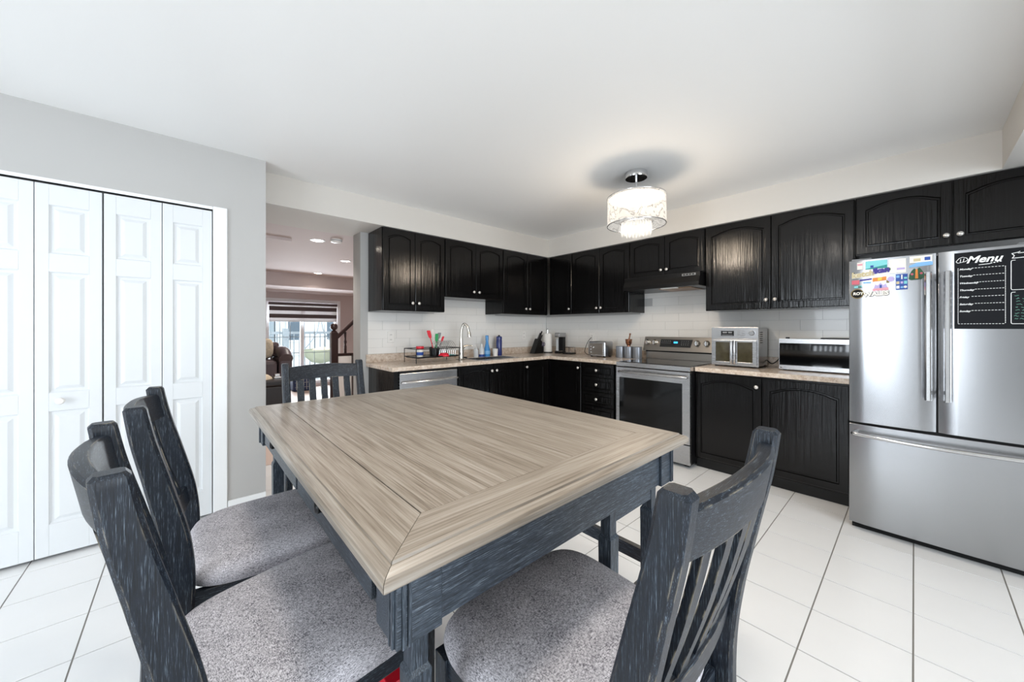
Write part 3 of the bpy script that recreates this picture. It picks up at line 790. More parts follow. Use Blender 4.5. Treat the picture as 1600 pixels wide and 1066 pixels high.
magnet('fridge_magnet', [('letters', textm('ketch', .040, .262, 1.575, .10, 0, .0018), 'mag_tan'), ('letters_dark', textm('ikan', .038, .178, 1.590, .10, 0, .0025), 'mag_violet'), ('leaf', discm(.123, 1.607, .011), 'mag_forest'), ('backing', rectm(.262, .122, 1.572, 1.596, 0, .003, .012), 'mag_cream')], 'photo letter word magnet with a green leaf end on the fridge', .19, 1.572)
magnet('fridge_magnet', [('red_half', rectm(.262, .232, 1.540, 1.562), 'mag_rose'), ('violet_strip', rectm(.230, .183, 1.556, 1.564, 0, .004, .004), 'mag_violet'), ('blue_dots', rectm(.216, .186, 1.542, 1.550), 'mag_sky')], 'red and violet strip magnet at the left edge of the fridge door', .222, 1.54)
magnet('fridge_magnet', [('plate', rectm(.180, .128, 1.548, 1.568, 0, .004, .004), 'mag_orange'), ('gold', rectm(.160, .145, 1.552, 1.566, .0041, .0048, .003), 'mag_yellow'), ('flower', discm(.112, 1.556, .013), 'mag_lilac'), ('stem', rectm(.128, .118, 1.538, 1.552), 'mag_brass')], 'orange word magnet with a lilac flower on the fridge', .15, 1.538)
magnet('fridge_magnet', [('plate', rectm(.094, .052, 1.500, 1.578), 'mag_blue'), ('tile_a', rectm(.092, .081, 1.528, 1.542, .0041, .0046), 'mag_tan'), ('tile_b', rectm(.077, .068, 1.530, 1.541, .0041, .0046), 'mag_lilac'), ('tile_c', rectm(.065, .054, 1.528, 1.543, .0041, .0046), 'mag_aqua'), ('tile_d', rectm(.092, .081, 1.506, 1.520, .0041, .0046), 'white_plastic'), ('tile_e', rectm(.077, .067, 1.508, 1.516, .0041, .0046), 'mag_sky'), ('tile_f', discm(.060, 1.513, .006, .0041, .0046), 'mag_cream'), ('tile_g', rectm(.092, .081, 1.560, 1.572, .0041, .0046), 'mag_sky'), ('tile_h', rectm(.075, .070, 1.552, 1.574, .0041, .0046), 'mag_cream'), ('tile_i', rectm(.065, .054, 1.553, 1.562, .0041, .0046), 'mag_aqua')], 'dark blue square magnet of small picture tiles on the fridge', .073, 1.5)
magnet('fridge_magnet', [('base', polym([(.049, 1.550), (.040, 1.544), (.006, 1.546), (-.004, 1.552), (-.004, 1.572), (.003, 1.588), (.012, 1.603), (.022, 1.594), (.030, 1.600), (.038, 1.590), (.046, 1.572)], 0, .010), 'mag_forest'), ('figure', polym([(.027, 1.550), (.016, 1.550), (.018, 1.595), (.025, 1.595)], .0101, .014), 'mag_orange'), ('bloom', discm(.037, 1.572, .005, .0101, .013), 'mag_rose'), ('bloom', discm(.006, 1.574, .005, .0101, .013), 'mag_rose')], 'dark green forest figure magnet beside the fridge handle', .022, 1.544)
magnet('fridge_magnet', [('strip', rectm(.252, .222, 1.521, 1.530, 0, .004, .003), 'mag_aqua'), ('letters', textm('KL', .012, .236, 1.522), 'mag_forest')], 'thin green strip magnet above the round brass magnet', .237, 1.52)
magnet('fridge_magnet', [('disc', discm(.240, 1.490, .026, 0, .005, 24), 'mag_brass'), ('ring', discm(.240, 1.490, .022, .0051, .0056, 24), 'dark_gap'), ('relief', textm('ROY', .020, .257, 1.484, 0, .1, .0008, .0058), 'mag_cream')], 'round brass coin magnet on the fridge', .24, 1.465)
magnet('fridge_magnet', [('banner', polym([(.180, 1.500), (.120, 1.502), (.120, 1.516), (.180, 1.512)]), 'mag_pink'), ('towers', polym([(.176, 1.5125), (.124, 1.5165), (.130, 1.536), (.140, 1.528), (.150, 1.542), (.160, 1.528), (.170, 1.534)]), 'mag_lilac'), ('door', rectm(.153, .145, 1.514, 1.530, .0041, .0046), 'mag_blue')], 'pink skyline magnet above the grey word magnet on the fridge', .15, 1.5)
magnet('fridge_magnet', [('letters', textm('WALES', .030, .214, 1.474, .05, 0, .0016, .003), 'mag_cream'), ('shadow', textm('WALES', .030, .2135, 1.473, .05, 0, .0034, .0015), 'seam_dark')], 'grey WALES letter magnet on the fridge', .17, 1.47)

# ------------------------------------------------------------------ ceiling lamp
LX, LY = 2.58, 1.435
r = empty('chandelier', (LX, LY, CEIL), 'drum shade crystal ceiling lamp glowing warm white', 'ceiling lamp')
part(r, 'canopy', MB().lathe([(.082, 0), (.084, -.035), (.080, -.045), (.01, -.046)], (LX, LY, CEIL), 32), 'chrome', smooth=40)
part(r, 'stem', MB().lathe([(.010, -.0465), (.010, -.30)], (LX, LY, CEIL), 12), 'chrome', smooth=40)
ST, SB = -.190, -.405
part(r, 'shade', MB().lathe([(.214, ST), (.216, SB)], (LX, LY, CEIL), 48, cap=False), 'lamp_shade', smooth=60)
for zz_ in (ST, SB):
    part(r, 'shade_ring', MB().tube([(LX + .215 * cos(2 * pi * k / 48), LY + .215 * sin(2 * pi * k / 48), CEIL + zz_) for k in range(49)], .0035, 6, False), 'chrome', smooth=60)
sp = MB()
for k in range(3):
    a = 2 * pi * k / 3 + .3; sp.tube([(LX, LY, CEIL + ST - .005), (LX + .213 * cos(a), LY + .213 * sin(a), CEIL + ST - .005)], .003, 6)
part(r, 'spider', sp, 'chrome')
part(r, 'top_plate', MB().lathe([(.206, ST - .012), (.206, ST - .009), (.012, ST - .009)], (LX, LY, CEIL), 40), 'grey_plastic', smooth=40)
part(r, 'inner_ring', MB().tube([(LX + .115 * cos(2 * pi * k / 32), LY + .115 * sin(2 * pi * k / 32), CEIL - .385) for k in range(33)], .006, 6, False), 'chrome', smooth=60)
prism_me = None
for ring, (rad, cnt, zt) in enumerate(((.108, 26, -.375), (.082, 20, -.380), (.052, 13, -.385))):
    for k in range(cnt):
        a = 2 * pi * k / cnt
        if prism_me is None:
            prism_me = mesh_of(MB().lathe([(.002, 0), (.0075, -.012), (.0075, -.085), (.0015, -.10)], (0, 0, 0), 6), 'crystal_drop', 'crystal')
        o = link('crystal_drop', prism_me, r); o.location = (rad * cos(a), rad * sin(a), zt - .006 * (k % 3)); o.rotation_euler = (0, 0, a)
for k in range(3):
    a = 2 * pi * k / 3
    part(r, 'bulb', MB().sphere((LX + .06 * cos(a), LY + .06 * sin(a), CEIL - .29), .028), 'crystal', smooth=60)
pl_ = bpy.data.lights.new('chandelier_light', 'POINT'); pl_.energy = 34; pl_.color = (1.0, .84, .66); pl_.shadow_soft_size = .15
po = bpy.data.objects.new('chandelier_light', pl_); COL.objects.link(po); po.location = (LX, LY, CEIL - .33)
# second ceiling lamp over the table, just above the picture
r = empty('dome_lamp', (.50, .72, CEIL), 'frosted dome ceiling lamp above the dining table', 'ceiling lamp')
part(r, 'base_ring', MB().lathe([(.16, 0), (.165, -.02), (.15, -.025)], (.50, .72, CEIL), 32), 'chrome', smooth=40)
part(r, 'dome', MB().lathe([(.149, -.0255), (.14, -.05), (.10, -.078), (.04, -.09), (.001, -.091)], (.50, .72, CEIL), 32), 'dome_glow', smooth=60)
pl2 = bpy.data.lights.new('dome_light', 'AREA'); pl2.shape = 'DISK'; pl2.size = .28; pl2.energy = 9; pl2.color = (1.0, .93, .84)
po2 = bpy.data.objects.new('dome_light', pl2); COL.objects.link(po2); po2.location = (.50, .72, CEIL - .096)

# ------------------------------------------------------------------ dining table (counter height)
TZ = .90; TX0, TX1, TY0, TY1 = .207, 1.243, .502, 1.985
bw, th = .122, .032
root = empty('dining_table', ((TX0 + TX1) / 2, (TY0 + TY1) / 2, 0), 'counter height dining table with weathered plank top and dark navy base', 'table')
prof = [(0, 0), (bw - .022, 0), (bw - .0208, -.0045), (bw - .018, -.0045), (bw - .004, -.010), (bw, -.016), (bw, -th + .004), (bw - .004, -th), (0, -th)]
def border(side):
    L = []
    for s_ in (-1, 1):
        loop = []
        for o_, z_ in prof:
            if side in 'LR':
                x = (TX0 + bw - o_) if side == 'L' else (TX1 - bw + o_)
                y = (TY0 + bw - o_ + .0007) if s_ < 0 else (TY1 - bw + o_ - .0007)
            else:
                y = (TY0 + bw - o_) if side == 'N' else (TY1 - bw + o_)
                x = (TX0 + bw - o_ + .0007) if s_ < 0 else (TX1 - bw + o_ - .0007)
            loop.append((x, y, TZ + z_))
        L.append(loop)
    return MB().loops(L)
for s_ in 'LRNF':
    mb = border(s_)
    # hairline joint at the mitres
    cxm, cym = (TX0 + TX1) / 2, (TY0 + TY1) / 2
    part(root, 'border_board', mb, 'table_wood_y' if s_ in 'LR' else 'table_wood_x')
xs0, xs1 = TX0 + bw + .0030, TX1 - bw - .0012
npk = 7
for k in range(npk):
    a = xs0 + (xs1 - xs0) * k / npk; b = xs0 + (xs1 - xs0) * (k + 1) / npk
    part(root, 'plank', MB().box(a + .0003, b - .0003, TY0 + bw + .001, TY1 - bw - .001, TZ - th + .004, TZ - .0003), 'table_wood_y', bevel=.0006, seg=1)
part(root, 'underlay', MB().box(TX0 + .02, TX1 - .02, TY0 + .02, TY1 - .02, TZ - th - .006, TZ - th - .0003), 'seam_dark')
# aprons
ax0, ax1, ay0, ay1 = TX0 + .036, TX1 - .036, TY0 + .036, TY1 - .036
az0, az1 = .748, TZ - th - .0065
ns = 'base_navy_lit_'
part(root, 'apron', MB().box(ax0 + .0825, ax1 - .0825, ay0 + .008, ay0 + .03, az0, az1), ns + 'x', bevel=.0015)
part(root, 'apron', MB().box(ax0 + .0825, ax1 - .0825, ay1 - .03, ay1 - .008, az0, az1), ns + 'x', bevel=.0015)
part(root, 'apron', MB().box(ax1 - .03, ax1 - .008, ay0 + .0825, ay1 - .0825, az0, az1), ns + 'y', bevel=.0015)
part(root, 'apron', MB().box(ax0 + .014, ax0 + .03, ay0 + .0825, ay1 - .0825, az0, az1), ns + 'y', bevel=.0015)
ym = (ay0 + ay1) / 2
for (a, b, kn) in ((ay0 + .115, ym - .01, .91), (ym + .01, ay1 - .115, 1.50)):
    d = part(root, 'drawer_front', MB().box(ax0 + .004, ax0 + .0135, a, b, az0 + .012, az1 - .012), ns + 'y', bevel=.0015)
    part(d, 'knob', MB().lathe([(.006, 0), (.006, -.012), (.014, -.017), (.015, -.026), (.010, -.031), (.002, -.032)], (ax0 + .004, kn, .842), 14, 'x'), 'black_plastic', smooth=45)
for (lx, sx) in ((ax0, 1), (ax1, -1)):
    for (ly, sy) in ((ay0, 1), (ay1, -1)):
        blk = part(root, 'corner_block', MB().box(lx, lx + sx * .082, ly, ly + sy * .082, az0 - .004, az1), ns + 'x', bevel=.002)
        # mouldings around the outer corner
        for q in (.012, .022):
            part(blk, 'moulding', MB().box(lx + sx * (q - .004), lx + sx * (q + .002), ly - sy * .004, ly + sy * .001, az0 - .003, az1 - .002), ns + 'z')
            part(blk, 'moulding', MB().box(lx - sx * .004, lx + sx * .001, ly + sy * (q - .004), ly + sy * (q + .002), az0 - .003, az1 - .002), ns + 'z')
        cxl, cyl = lx + sx * .060, ly + sy * .054
        def sq(w, z): return [(cxl - w, cyl - w, z), (cxl + w, cyl - w, z), (cxl + w, cyl + w, z), (cxl - w, cyl + w, z)]
        part(root, 'leg', MB().loops([sq(.018, 0), sq(.0205, .60), sq(.021, .648), sq(.0205, .652), sq(.016, .660), sq(.016, .743)]), ns + 'z', bevel=.0012)
# inner support leg and rails at the range side
def leg_at(x, y):
    def sq(w, z): return [(x - w, y - w, z), (x + w, y - w, z), (x + w, y + w, z), (x - w, y + w, z)]
    return MB().loops([sq(.018, 0), sq(.0205, .60), sq(.021, .648), sq(.0205, .652), sq(.016, .660), sq(.016, az0 + .05)])
yl = ay0 + .052
part(root, 'support_leg', leg_at(.905, yl), ns + 'z', bevel=.0012)
part(root, 'rail', MB().box(.9215, ax1 - .0685, yl - .012, yl + .008, .690, .7475), ns + 'x')
part(root, 'stretcher', MB().box(ax1 - .062, ax1 - .042, ay0 + .0725, ay1 - .0725, .455, .50), ns + 'y', bevel=.001)
part(root, 'stretcher', MB().box(ax0 + .0725, ax1 - .0725, ay0 + .042, ay0 + .062, .395, .436), ns + 'x', bevel=.001)

# ------------------------------------------------------------------ chairs
ns = 'navy_wood_'
YP = [(-.262, 0), (-.225, .25), (-.205, .45), (-.200, .60), (-.212, .72), (-.240, .85), (-.268, .97), (-.282, 1.052)]
CURVE = spline(YP, 5)
def ypost(z):
    for (y0, z0), (y1, z1) in zip(CURVE[:-1], CURVE[1:]):
        if z0 <= z <= z1: return y0 + (y1 - y0) * (z - z0) / max(1e-6, z1 - z0)
    return CURVE[-1][0]
def pd(z):
    return .036 + .022 * min(1, max(0, z / .62)) - .017 * max(0, (z - .72) / .33)
PXC = .193
def chair(label):
    r = empty('dining_chair', (0, 0, 0), label, 'chair', 'counter height dining chairs')
    for s_ in (-1, 1):
        L = []
        for y, z in CURVE:
            h = pd(z) / 2; w = .017
            e_ = .006
            L.append([(s_ * PXC + a, y + b, z) for a, b in ((-w, -h + e_), (-w + e_, -h), (w - e_, -h), (w, -h + e_), (w, h - e_), (w - e_, h), (-w + e_, h), (-w, h - e_))])
        # eased top
        y, z = CURVE[-1]; h = pd(z) / 2
        L.append([(s_ * PXC + a * .8, y + b * .72, z + .007) for a, b in ((-.017, -h + .006), (-.011, -h), (.011, -h), (.017, -h + .006), (.017, h - .006), (.011, h), (-.011, h), (-.017, h - .006))])
        part(r, 'back_post', MB().loops(L), ns + 'z', local=True, smooth=32)
    def bow(x, b): return -b * (1 - (x / PXC) ** 2)
    def crossrail(z0, z1, th_, b, arch, nm):
        L = []
        n = 12
        for k in range(n + 1):
            x = -PXC + .016 + (2 * PXC - .032) * k / n
            up = arch * (1 - (x / PXC) ** 2)
            yb, yt = ypost(z0) + bow(x, b), ypost(min(z1, 1.05)) + bow(x, b)
            L.append([(x, yb + th_ / 2, z0 + up * .5), (x, yt + th_ / 2, z1 - .005 + up), (x, yt + th_ / 2 - .005, z1 + up), (x, yt - th_ / 2 + .005, z1 + up), (x, yt - th_ / 2, z1 - .005 + up), (x, yb - th_ / 2, z0 + up * .5)])
        part(r, nm, MB().loops(L), ns + 'x', local=True, smooth=40)
    crossrail(.962, 1.034, .026, .030, .010, 'top_rail')
    crossrail(.668, .722, .022, .014, 0, 'lower_rail')
    for k in range(5):
        x = -.122 + .061 * k
        L = []
        for q in range(11):
            z = .716 + (.968 - .716) * q / 10
            bb = .014 + (.030 - .014) * q / 10
            y = ypost(z) + bow(x, bb) - .006 * sin(pi * q / 10)
            L.append([(x - .0165, y - .006, z), (x + .0165, y - .006, z), (x + .0165, y + .006, z), (x - .0165, y + .006, z)])
        part(r, 'slat', MB().loops(L), ns + 'z', local=True, smooth=40)
    # upholstered seat
    def outline(sc, z, n=64):
        pts = []
        for k in range(n):
            a = 2 * pi * k / n
            ca, sa = cos(a), sin(a)
            e_ = 2 / 4.6
            x = (abs(ca) ** e_) * (1 if ca >= 0 else -1); y = (abs(sa) ** e_) * (1 if sa >= 0 else -1)
            wd = .226 + .014 * y
            pts.append((x * wd * sc, .028 + y * .226 * (1 - (1 - sc) * 1.05), z + .010))
        return pts
    part(r, 'seat_cushion', MB().loops([outline(.95, .546), outline(.985, .552), outline(1.0, .566), outline(.992, .580), outline(.962, .592), outline(.90, .600), outline(.78, .606), outline(.55, .610), outline(.25, .612)]), 'tweed', local=True, smooth=60)
    part(r, 'seat_rail', MB().box(-.200, .200, .196, .218, .514, .5555), ns + 'x', local=True, bevel=.002)
    part(r, 'seat_rail', MB().box(-.176, .176, -.198, -.178, .514, .5555), ns + 'x', local=True, bevel=.002)
    for s_ in (-1, 1):
        part(r, 'seat_rail', MB().loops([[(s_ * a, b, z) for a, b in ((.172, -.175), (.194, -.175), (.220, .193), (.198, .193))] for z in (.514, .5555)]), ns + 'y', local=True, bevel=.002)
        def sq(x, y, w, z): return [(x - w, y - w, z), (x + w, y - w, z), (x + w, y + w, z), (x - w, y + w, z)]
        part(r, 'leg', MB().loops([sq(s_ * .207, .204, .015, 0), sq(s_ * .207, .204, .020, .25), sq(s_ * .207, .204, .0205, .5555)]), ns + 'z', local=True, bevel=.002)
        part(r, 'stretcher', MB().loops([[(s_ * (.197 - .004), y0, z) for y0, z in ((-.222, .235), (-.222, .265), (.188, .265), (.188, .235))], [(s_ * (.197 + .008), y0, z) for y0, z in ((-.222, .235), (-.222, .265), (.188, .265), (.188, .235))]]), ns + 'y', local=True)
    part(r, 'foot_rest', MB().box(-.188, .188, .195, .213, .170, .205), ns + 'x', local=True, bevel=.002)
    part(r, 'stretcher', MB().box(-.176, .176, -.232, -.214, .235, .265), ns + 'x', local=True, bevel=.002)
    return r
c0 = chair('dark navy slat-back chair at the near end, closest to the fridge')
spots = [((.628, .470), 0, None),
         ((.179, .943), -82.6, 'dark navy slat-back chair nearest the camera on the closet side of the table'),
         ((.198, 1.446), -92.5, 'dark navy slat-back chair farther from the camera on the closet side of the table'),
         ((.590, 1.985), 180, 'dark navy slat-back chair at the far end of the table before the hallway')]
for k, (p, a, lb_) in enumerate(spots):
    o = c0 if k == 0 else copy_tree(c0)
    o.location = (p[0], p[1], 0); o.rotation_euler = (0, 0, radians(a))
    if lb_: o['label'] = lb_

# red printed carton under the table
r = empty('red_carton', (.47, 1.04, 0), 'red carton with white print standing under the table', 'carton')
part(r, 'box', MB().box(.41, .55, .96, 1.12, 0, .27), 'red_print', bevel=.003)
pk = MB()
for k in range(6):
    a = .420 + k * .021
    pk.tube(spline([(a, .9588, .150), (a + .006, .9588, .185), (a + .012, .9588, .150), (a + .020, .9588, .180)], 4), .0022, 5)
part(r, 'print', pk, 'white_ink')
part(r, 'stripe', MB().box(.412, .548, .9580, .9597, .215, .220).box(.412, .548, .9580, .9597, .20, .203), 'white_ink')

# ------------------------------------------------------------------ things on the worktop, sink side
def spot(x, y): return (x, y, CT)
# dish rack
r = empty('dish_rack', (1.92, 3.36, CT), 'black wire two-level dish rack beside the faucet', 'dish rack')
rx0, rx1, ry0, ry1 = 1.665, 2.165, 3.245, 3.50
for x in (rx0, rx1):
    for y in (ry0, ry1):
        part(r, 'leg', MB().tube([(x, y, CT), (x, y, 1.045)], .004, 6), 'black_plastic')
def ringz(z, rr_): return MB().tube([(rx0, ry0, z), (rx1, ry0, z)], rr_, 6).tube([(rx1, ry0, z), (rx1, ry1, z)], rr_, 6).tube([(rx1, ry1, z), (rx0, ry1, z)], rr_, 6).tube([(rx0, ry1, z), (rx0, ry0, z)], rr_, 6)
part(r, 'top_rim', ringz(1.043, .005), 'black_plastic')
part(r, 'tray_rim', ringz(.962, .004), 'black_plastic')
part(r, 'drip_tray', MB().box(rx0 + .01, rx1 - .01, ry0 + .01, ry1 - .01, .950, .957), 'black_plastic', bevel=.002)
for k in range(9):
    x = rx0 + .285 + k * .024
    part(r, 'plate_wire', MB().tube(spline([(x, ry0 + .05, .958), (x + .01, ry0 + .06, 1.06), (x + .012, (ry0 + ry1) / 2 + .03, 1.115), (x + .01, ry1 - .03, 1.06), (x, ry1 - .02, .958)], 4), .0025, 6), 'chrome', smooth=60)
def lathe_thing(name, label, cat, c, parts, group=None):
    r_ = empty(name, c, label, cat, group)
    for pn, prof_, mat_ in parts: part(r_, pn, MB().lathe(prof_, c, 20), mat_, smooth=35)
    return r_
lathe_thing('food_tub', 'red lidded tub with blue and white label on the dish rack', 'tub', (1.765, 3.36, .9575),
            [('tub', [(.030, 0), (.036, .075)], 'mag_cream'), ('label_band', [(.0345, .018), (.0375, .05)], 'mag_blue'), ('lid', [(.040, .0755), (.040, .105), (.036, .108)], 'red_plastic')], 'things drying on the rack')
r = empty('utensil_crock', (1.955, 3.40, .9575), 'black utensil crock on the dish rack', 'crock')
part(r, 'crock', MB().lathe([(.05, 0), (.056, .085), (.050, .085), (.046, .01)], (1.955, 3.40, .9575), 20), 'black_plastic', smooth=35)
def utensil(name, label, base, tip, head, mat, hmat, w, l):
    r_ = empty(name, base, label, 'utensil', 'utensils in the crock')
    b, t = Vector(base), Vector(tip); d = (t - b).normalized()
    part(r_, 'handle', MB().tube([b, b + d * ((t - b).length - l)], .005, 8), hmat, smooth=60)
    e_ = b + d * ((t - b).length - l); side = Vector((1, 0, 0)); nrm = d.cross(side).normalized()
    L = []
    for q, ww in ((0, .35), (.15, .8), (.5, 1), (.9, 1), (1, .8)):
        c_ = e_ + d * l * q
        L.append([c_ - side * w * ww + nrm * .003, c_ + side * w * ww + nrm * .003, c_ + side * w * ww - nrm * .003, c_ - side * w * ww - nrm * .003])
    part(r_, 'blade', MB().loops(L), mat)
utensil('spatula', 'red silicone spatula standing in the crock', (1.950, 3.39, .972), (1.905, 3.44, 1.225), 0, 'red_plastic', 'red_plastic', .020, .085)
utensil('spatula', 'white slotted turner standing in the crock', (1.962, 3.41, .972), (1.968, 3.47, 1.235), 0, 'white_plastic', 'white_plastic', .014, .06)
utensil('serving_spoon', 'green serving spoon standing in the crock', (1.965, 3.39, .972), (2.000, 3.43, 1.190), 0, 'green_plastic', 'green_plastic', .018, .09)
utensil('serving_spoon', 'grey serving spoon standing in the crock', (1.975, 3.41, .972), (2.045, 3.45, 1.200), 0, 'grey_plastic', 'grey_plastic', .020, .07)
utensil('serving_spoon', 'dark red spoon leaning right in the crock', (1.975, 3.38, .972), (2.075, 3.42, 1.160), 0, 'red_plastic', 'grey_plastic', .012, .07)
lathe_thing('drinking_glass', 'white tumbler standing between crock and plate wires', 'tumbler', (2.045, 3.36, .9575), [('cup', [(.022, 0), (.027, .08), (.024, .08), (.02, .006)], 'white_plastic')])
lathe_thing('red_bowl', 'red plastic bowl turned over on the dish rack', 'bowl', (2.0, 3.285, .9575), [('bowl', [(.058, 0), (.056, .012), (.035, .034), (.02, .036)], 'red_plastic')])
lathe_thing('teal_bowl', 'teal plastic lid lying on the dish rack', 'lid', (2.098, 3.30, .9575), [('lid', [(.05, 0), (.05, .008), (.03, .014)], 'teal_plastic')])
# faucet
fx_, fy_ = 2.285, 3.39
r = empty('faucet', (fx_, fy_, CT), 'brushed nickel pull-down kitchen faucet', 'faucet')
part(r, 'base_plate', MB().box(fx_ - .045, fx_ + .045, fy_ - .045, fy_ + .045, CT, CT + .012), 'nickel', bevel=.004)
part(r, 'body', MB().lathe([(.030, .0125), (.030, .10), (.022, .16), (.018, .24)], (fx_, fy_, CT), 20), 'nickel', smooth=40)
nk = spline([(fx_, fy_, CT + .235), (fx_ + .003, fy_ - .005, CT + .33), (fx_ + .022, fy_ - .02, CT + .395), (fx_ + .052, fy_ - .045, CT + .37), (fx_ + .066, fy_ - .055, CT + .31)], 6)
part(r, 'neck', MB().tube(nk, .013, 12), 'nickel', smooth=60)
part(r, 'spray_head', MB().tube([(fx_ + .066, fy_ - .055, CT + .31), (fx_ + .069, fy_ - .058, CT + .285), (fx_ + .072, fy_ - .06, CT + .25)], [.014, .018, .019], 12), 'nickel', smooth=40)
part(r, 'lever', MB().tube(spline([(fx_ + .015, fy_, CT + .11), (fx_ + .05, fy_ - .005, CT + .15), (fx_ + .11, fy_ - .02, CT + .152), (fx_ + .135, fy_ - .03, CT + .145)], 5), [.012] * 5 + [.009] * 6 + [.007] * 5, 10), 'nickel', smooth=60)
single('dish_cloth', MB().loops([[(2.37 + .035 * cos(2 * pi * k / 14) * (1 + .2 * sin(3 * k)), 3.455 + .02 * sin(2 * pi * k / 14), CT + .0035 + z) for k in range(14)] for z in (0, .012)] + [[(2.37 + .02 * cos(2 * pi * k / 14), 3.455 + .01 * sin(2 * pi * k / 14), CT + .022) for k in range(14)]]), 'black_plastic', 'crumpled black sponge cloth beside the faucet', 'cloth', smooth=60)
# bottles behind the sink
lathe_thing('soap_bottle', 'clear soap pump bottle behind the sink', 'bottle', (2.585, 3.52, CT), [('bottle', [(.026, 0), (.030, .01), (.030, .085), (.012, .11)], 'soap_clear'), ('pump', [(.010, .1105), (.010, .13), (.004, .132), (.004, .15)], 'white_plastic')], 'bottles behind the sink')
lathe_thing('soap_bottle', 'squat clear bottle with blue base next to the blue bottle', 'bottle', (2.70, 3.56, CT), [('base', [(.036, 0), (.036, .028)], 'mag_blue'), ('bottle', [(.034, .0285), (.034, .09), (.016, .125), (.012, .16)], 'soap_clear')], 'bottles behind the sink')
lathe_thing('cleaner_bottle', 'tall bright blue cleaner bottle behind the sink', 'bottle', (2.785, 3.56, CT), [('bottle', [(.036, 0), (.040, .01), (.040, .075), (.020, .155), (.017, .20)], 'blue_clear'), ('label_band', [(.0385, .022), (.0412, .035), (.0412, .07)], 'mag_sky'), ('cap', [(.020, .2005), (.020, .255), (.016, .26)], 'blue_clear')], 'bottles behind the sink')
lathe_thing('water_bottle', 'dark blue sports water bottle behind the sink', 'bottle', (2.985, 3.565, CT), [('bottle', [(.036, 0), (.039, .01), (.036, .10), (.039, .19), (.034, .205)], 'navy_bottle'), ('cap', [(.038, .2055), (.038, .235), (.03, .245)], 'navy_bottle'), ('spout', [(.012, .2455), (.012, .262)], 'black_plastic')], 'bottles behind the sink')
lathe_thing('white_cup', 'white cup in front of the dark blue bottle', 'cup', (2.905, 3.545, CT), [('cup', [(.030, 0), (.036, .09), (.033, .09), (.028, .008)], 'white_plastic')])
# outlets
def outlet(P, u, v, label):
    c = P(u, v, .0065)
    r_ = empty('wall_outlet', c, label, 'outlet', 'wall outlets above the worktop')
    pl = part(r_, 'plate', fbox(MB(), P, u - .036, u + .036, v - .058, v + .058, .0065, .012), 'white_plastic', bevel=.002)
    for s_ in (-1, 1):
        so = part(r_, 'socket', fbox(MB(), P, u - .017, u + .017, v + s_ * .025 - .015, v + s_ * .025 + .015, .0122, .0145), 'white_plastic', bevel=.002)
        part(so, 'slot', fbox(MB(), P, u - .008, u - .005, v + s_ * .025 - .006, v + s_ * .025 + .006, .0146, .0149).box(*[w for w in (0, 0, 0, 0, 0, 0)]) if False else fbox(fbox(MB(), P, u - .008, u - .005, v + s_ * .025 - .006, v + s_ * .025 + .006, .0146, .0149), P, u + .005, u + .008, v + s_ * .025 - .006, v + s_ * .025 + .006, .0146, .0149), 'dark_gap')
outlet(PS(YW), 1.603, 1.155, 'white wall outlet left of the dish rack')
outlet(PS(YW), 3.545, 1.15, 'white wall outlet left of the knife block')
outlet(PX(XW), 2.865, 1.125, 'white wall outlet behind the toaster')

# knife block
r = empty('knife_block', (3.60, 3.50, CT), 'slanted dark wooden knife block with black handled knives', 'knife block')
prof = [(-.085, 0), (.055, 0), (.055, .04), (.075, .165), (.02, .205)]
part(r, 'block', MB().loops([[(3.60 + x, 3.455, CT + z) for x, z in prof], [(3.60 + x, 3.545, CT + z) for x, z in prof]]), 'black_wood_plain', bevel=.003)
part(r, 'foot', MB().box(3.657, 3.70, 3.46, 3.54, CT, CT + .10), 'black_wood_plain', bevel=.002)
for k, (dx, dy, ln_) in enumerate(((.030, -.02, .125), (.045, .02, .11), (.055, -.02, .085), (.066, .015, .07))):
    b = Vector((3.60 + dx, 3.50 + dy, CT + .205 - (dx - .02) * .7)); d = Vector((.52, 0, .85)).normalized()
    kn = part(r, 'knife_handle', MB().tube([b, b + d * ln_ * .5, b + d * ln_], [.010, .011, .009], 8), 'black_plastic' if k != 1 else 'steel', smooth=50)
sc_ = empty('scissors', (3.715, 3.47, CT), 'purple handled kitchen scissors beside the knife block', 'scissors')
part(sc_, 'blades', MB().loops([[(3.712 + a, 3.47 + b, CT + z) for a, b in ((-.008, -.003), (.008, -.003), (.008, .003), (-.008, .003))] for z in (0, .10)]), 'steel')
for s_ in (-1, 1):
    part(sc_, 'handle', MB().tube([(3.712 + s_ * .016 + .014 * cos(2 * pi * k / 14), 3.47, CT + .125 + .022 * sin(2 * pi * k / 14)) for k in range(15)], .005, 6, False), 'purple_handle', smooth=60)
# paper towel
r = empty('paper_towel', (3.83, 3.50, CT), 'white paper towel roll on a chrome stand', 'paper towel')
part(r, 'stand_base', MB().lathe([(.075, 0), (.075, .012), (.02, .014)], (3.83, 3.50, CT), 24), 'black_plastic', smooth=35)
part(r, 'roll', MB().lathe([(.062, .0145), (.064, .02), (.064, .275), (.018, .278)], (3.83, 3.50, CT), 28), 'paper_white', smooth=35)
part(r, 'pole', MB().lathe([(.006, .2785), (.006, .325), (.010, .33), (.004, .34)], (3.83, 3.50, CT), 10), 'chrome', smooth=35)
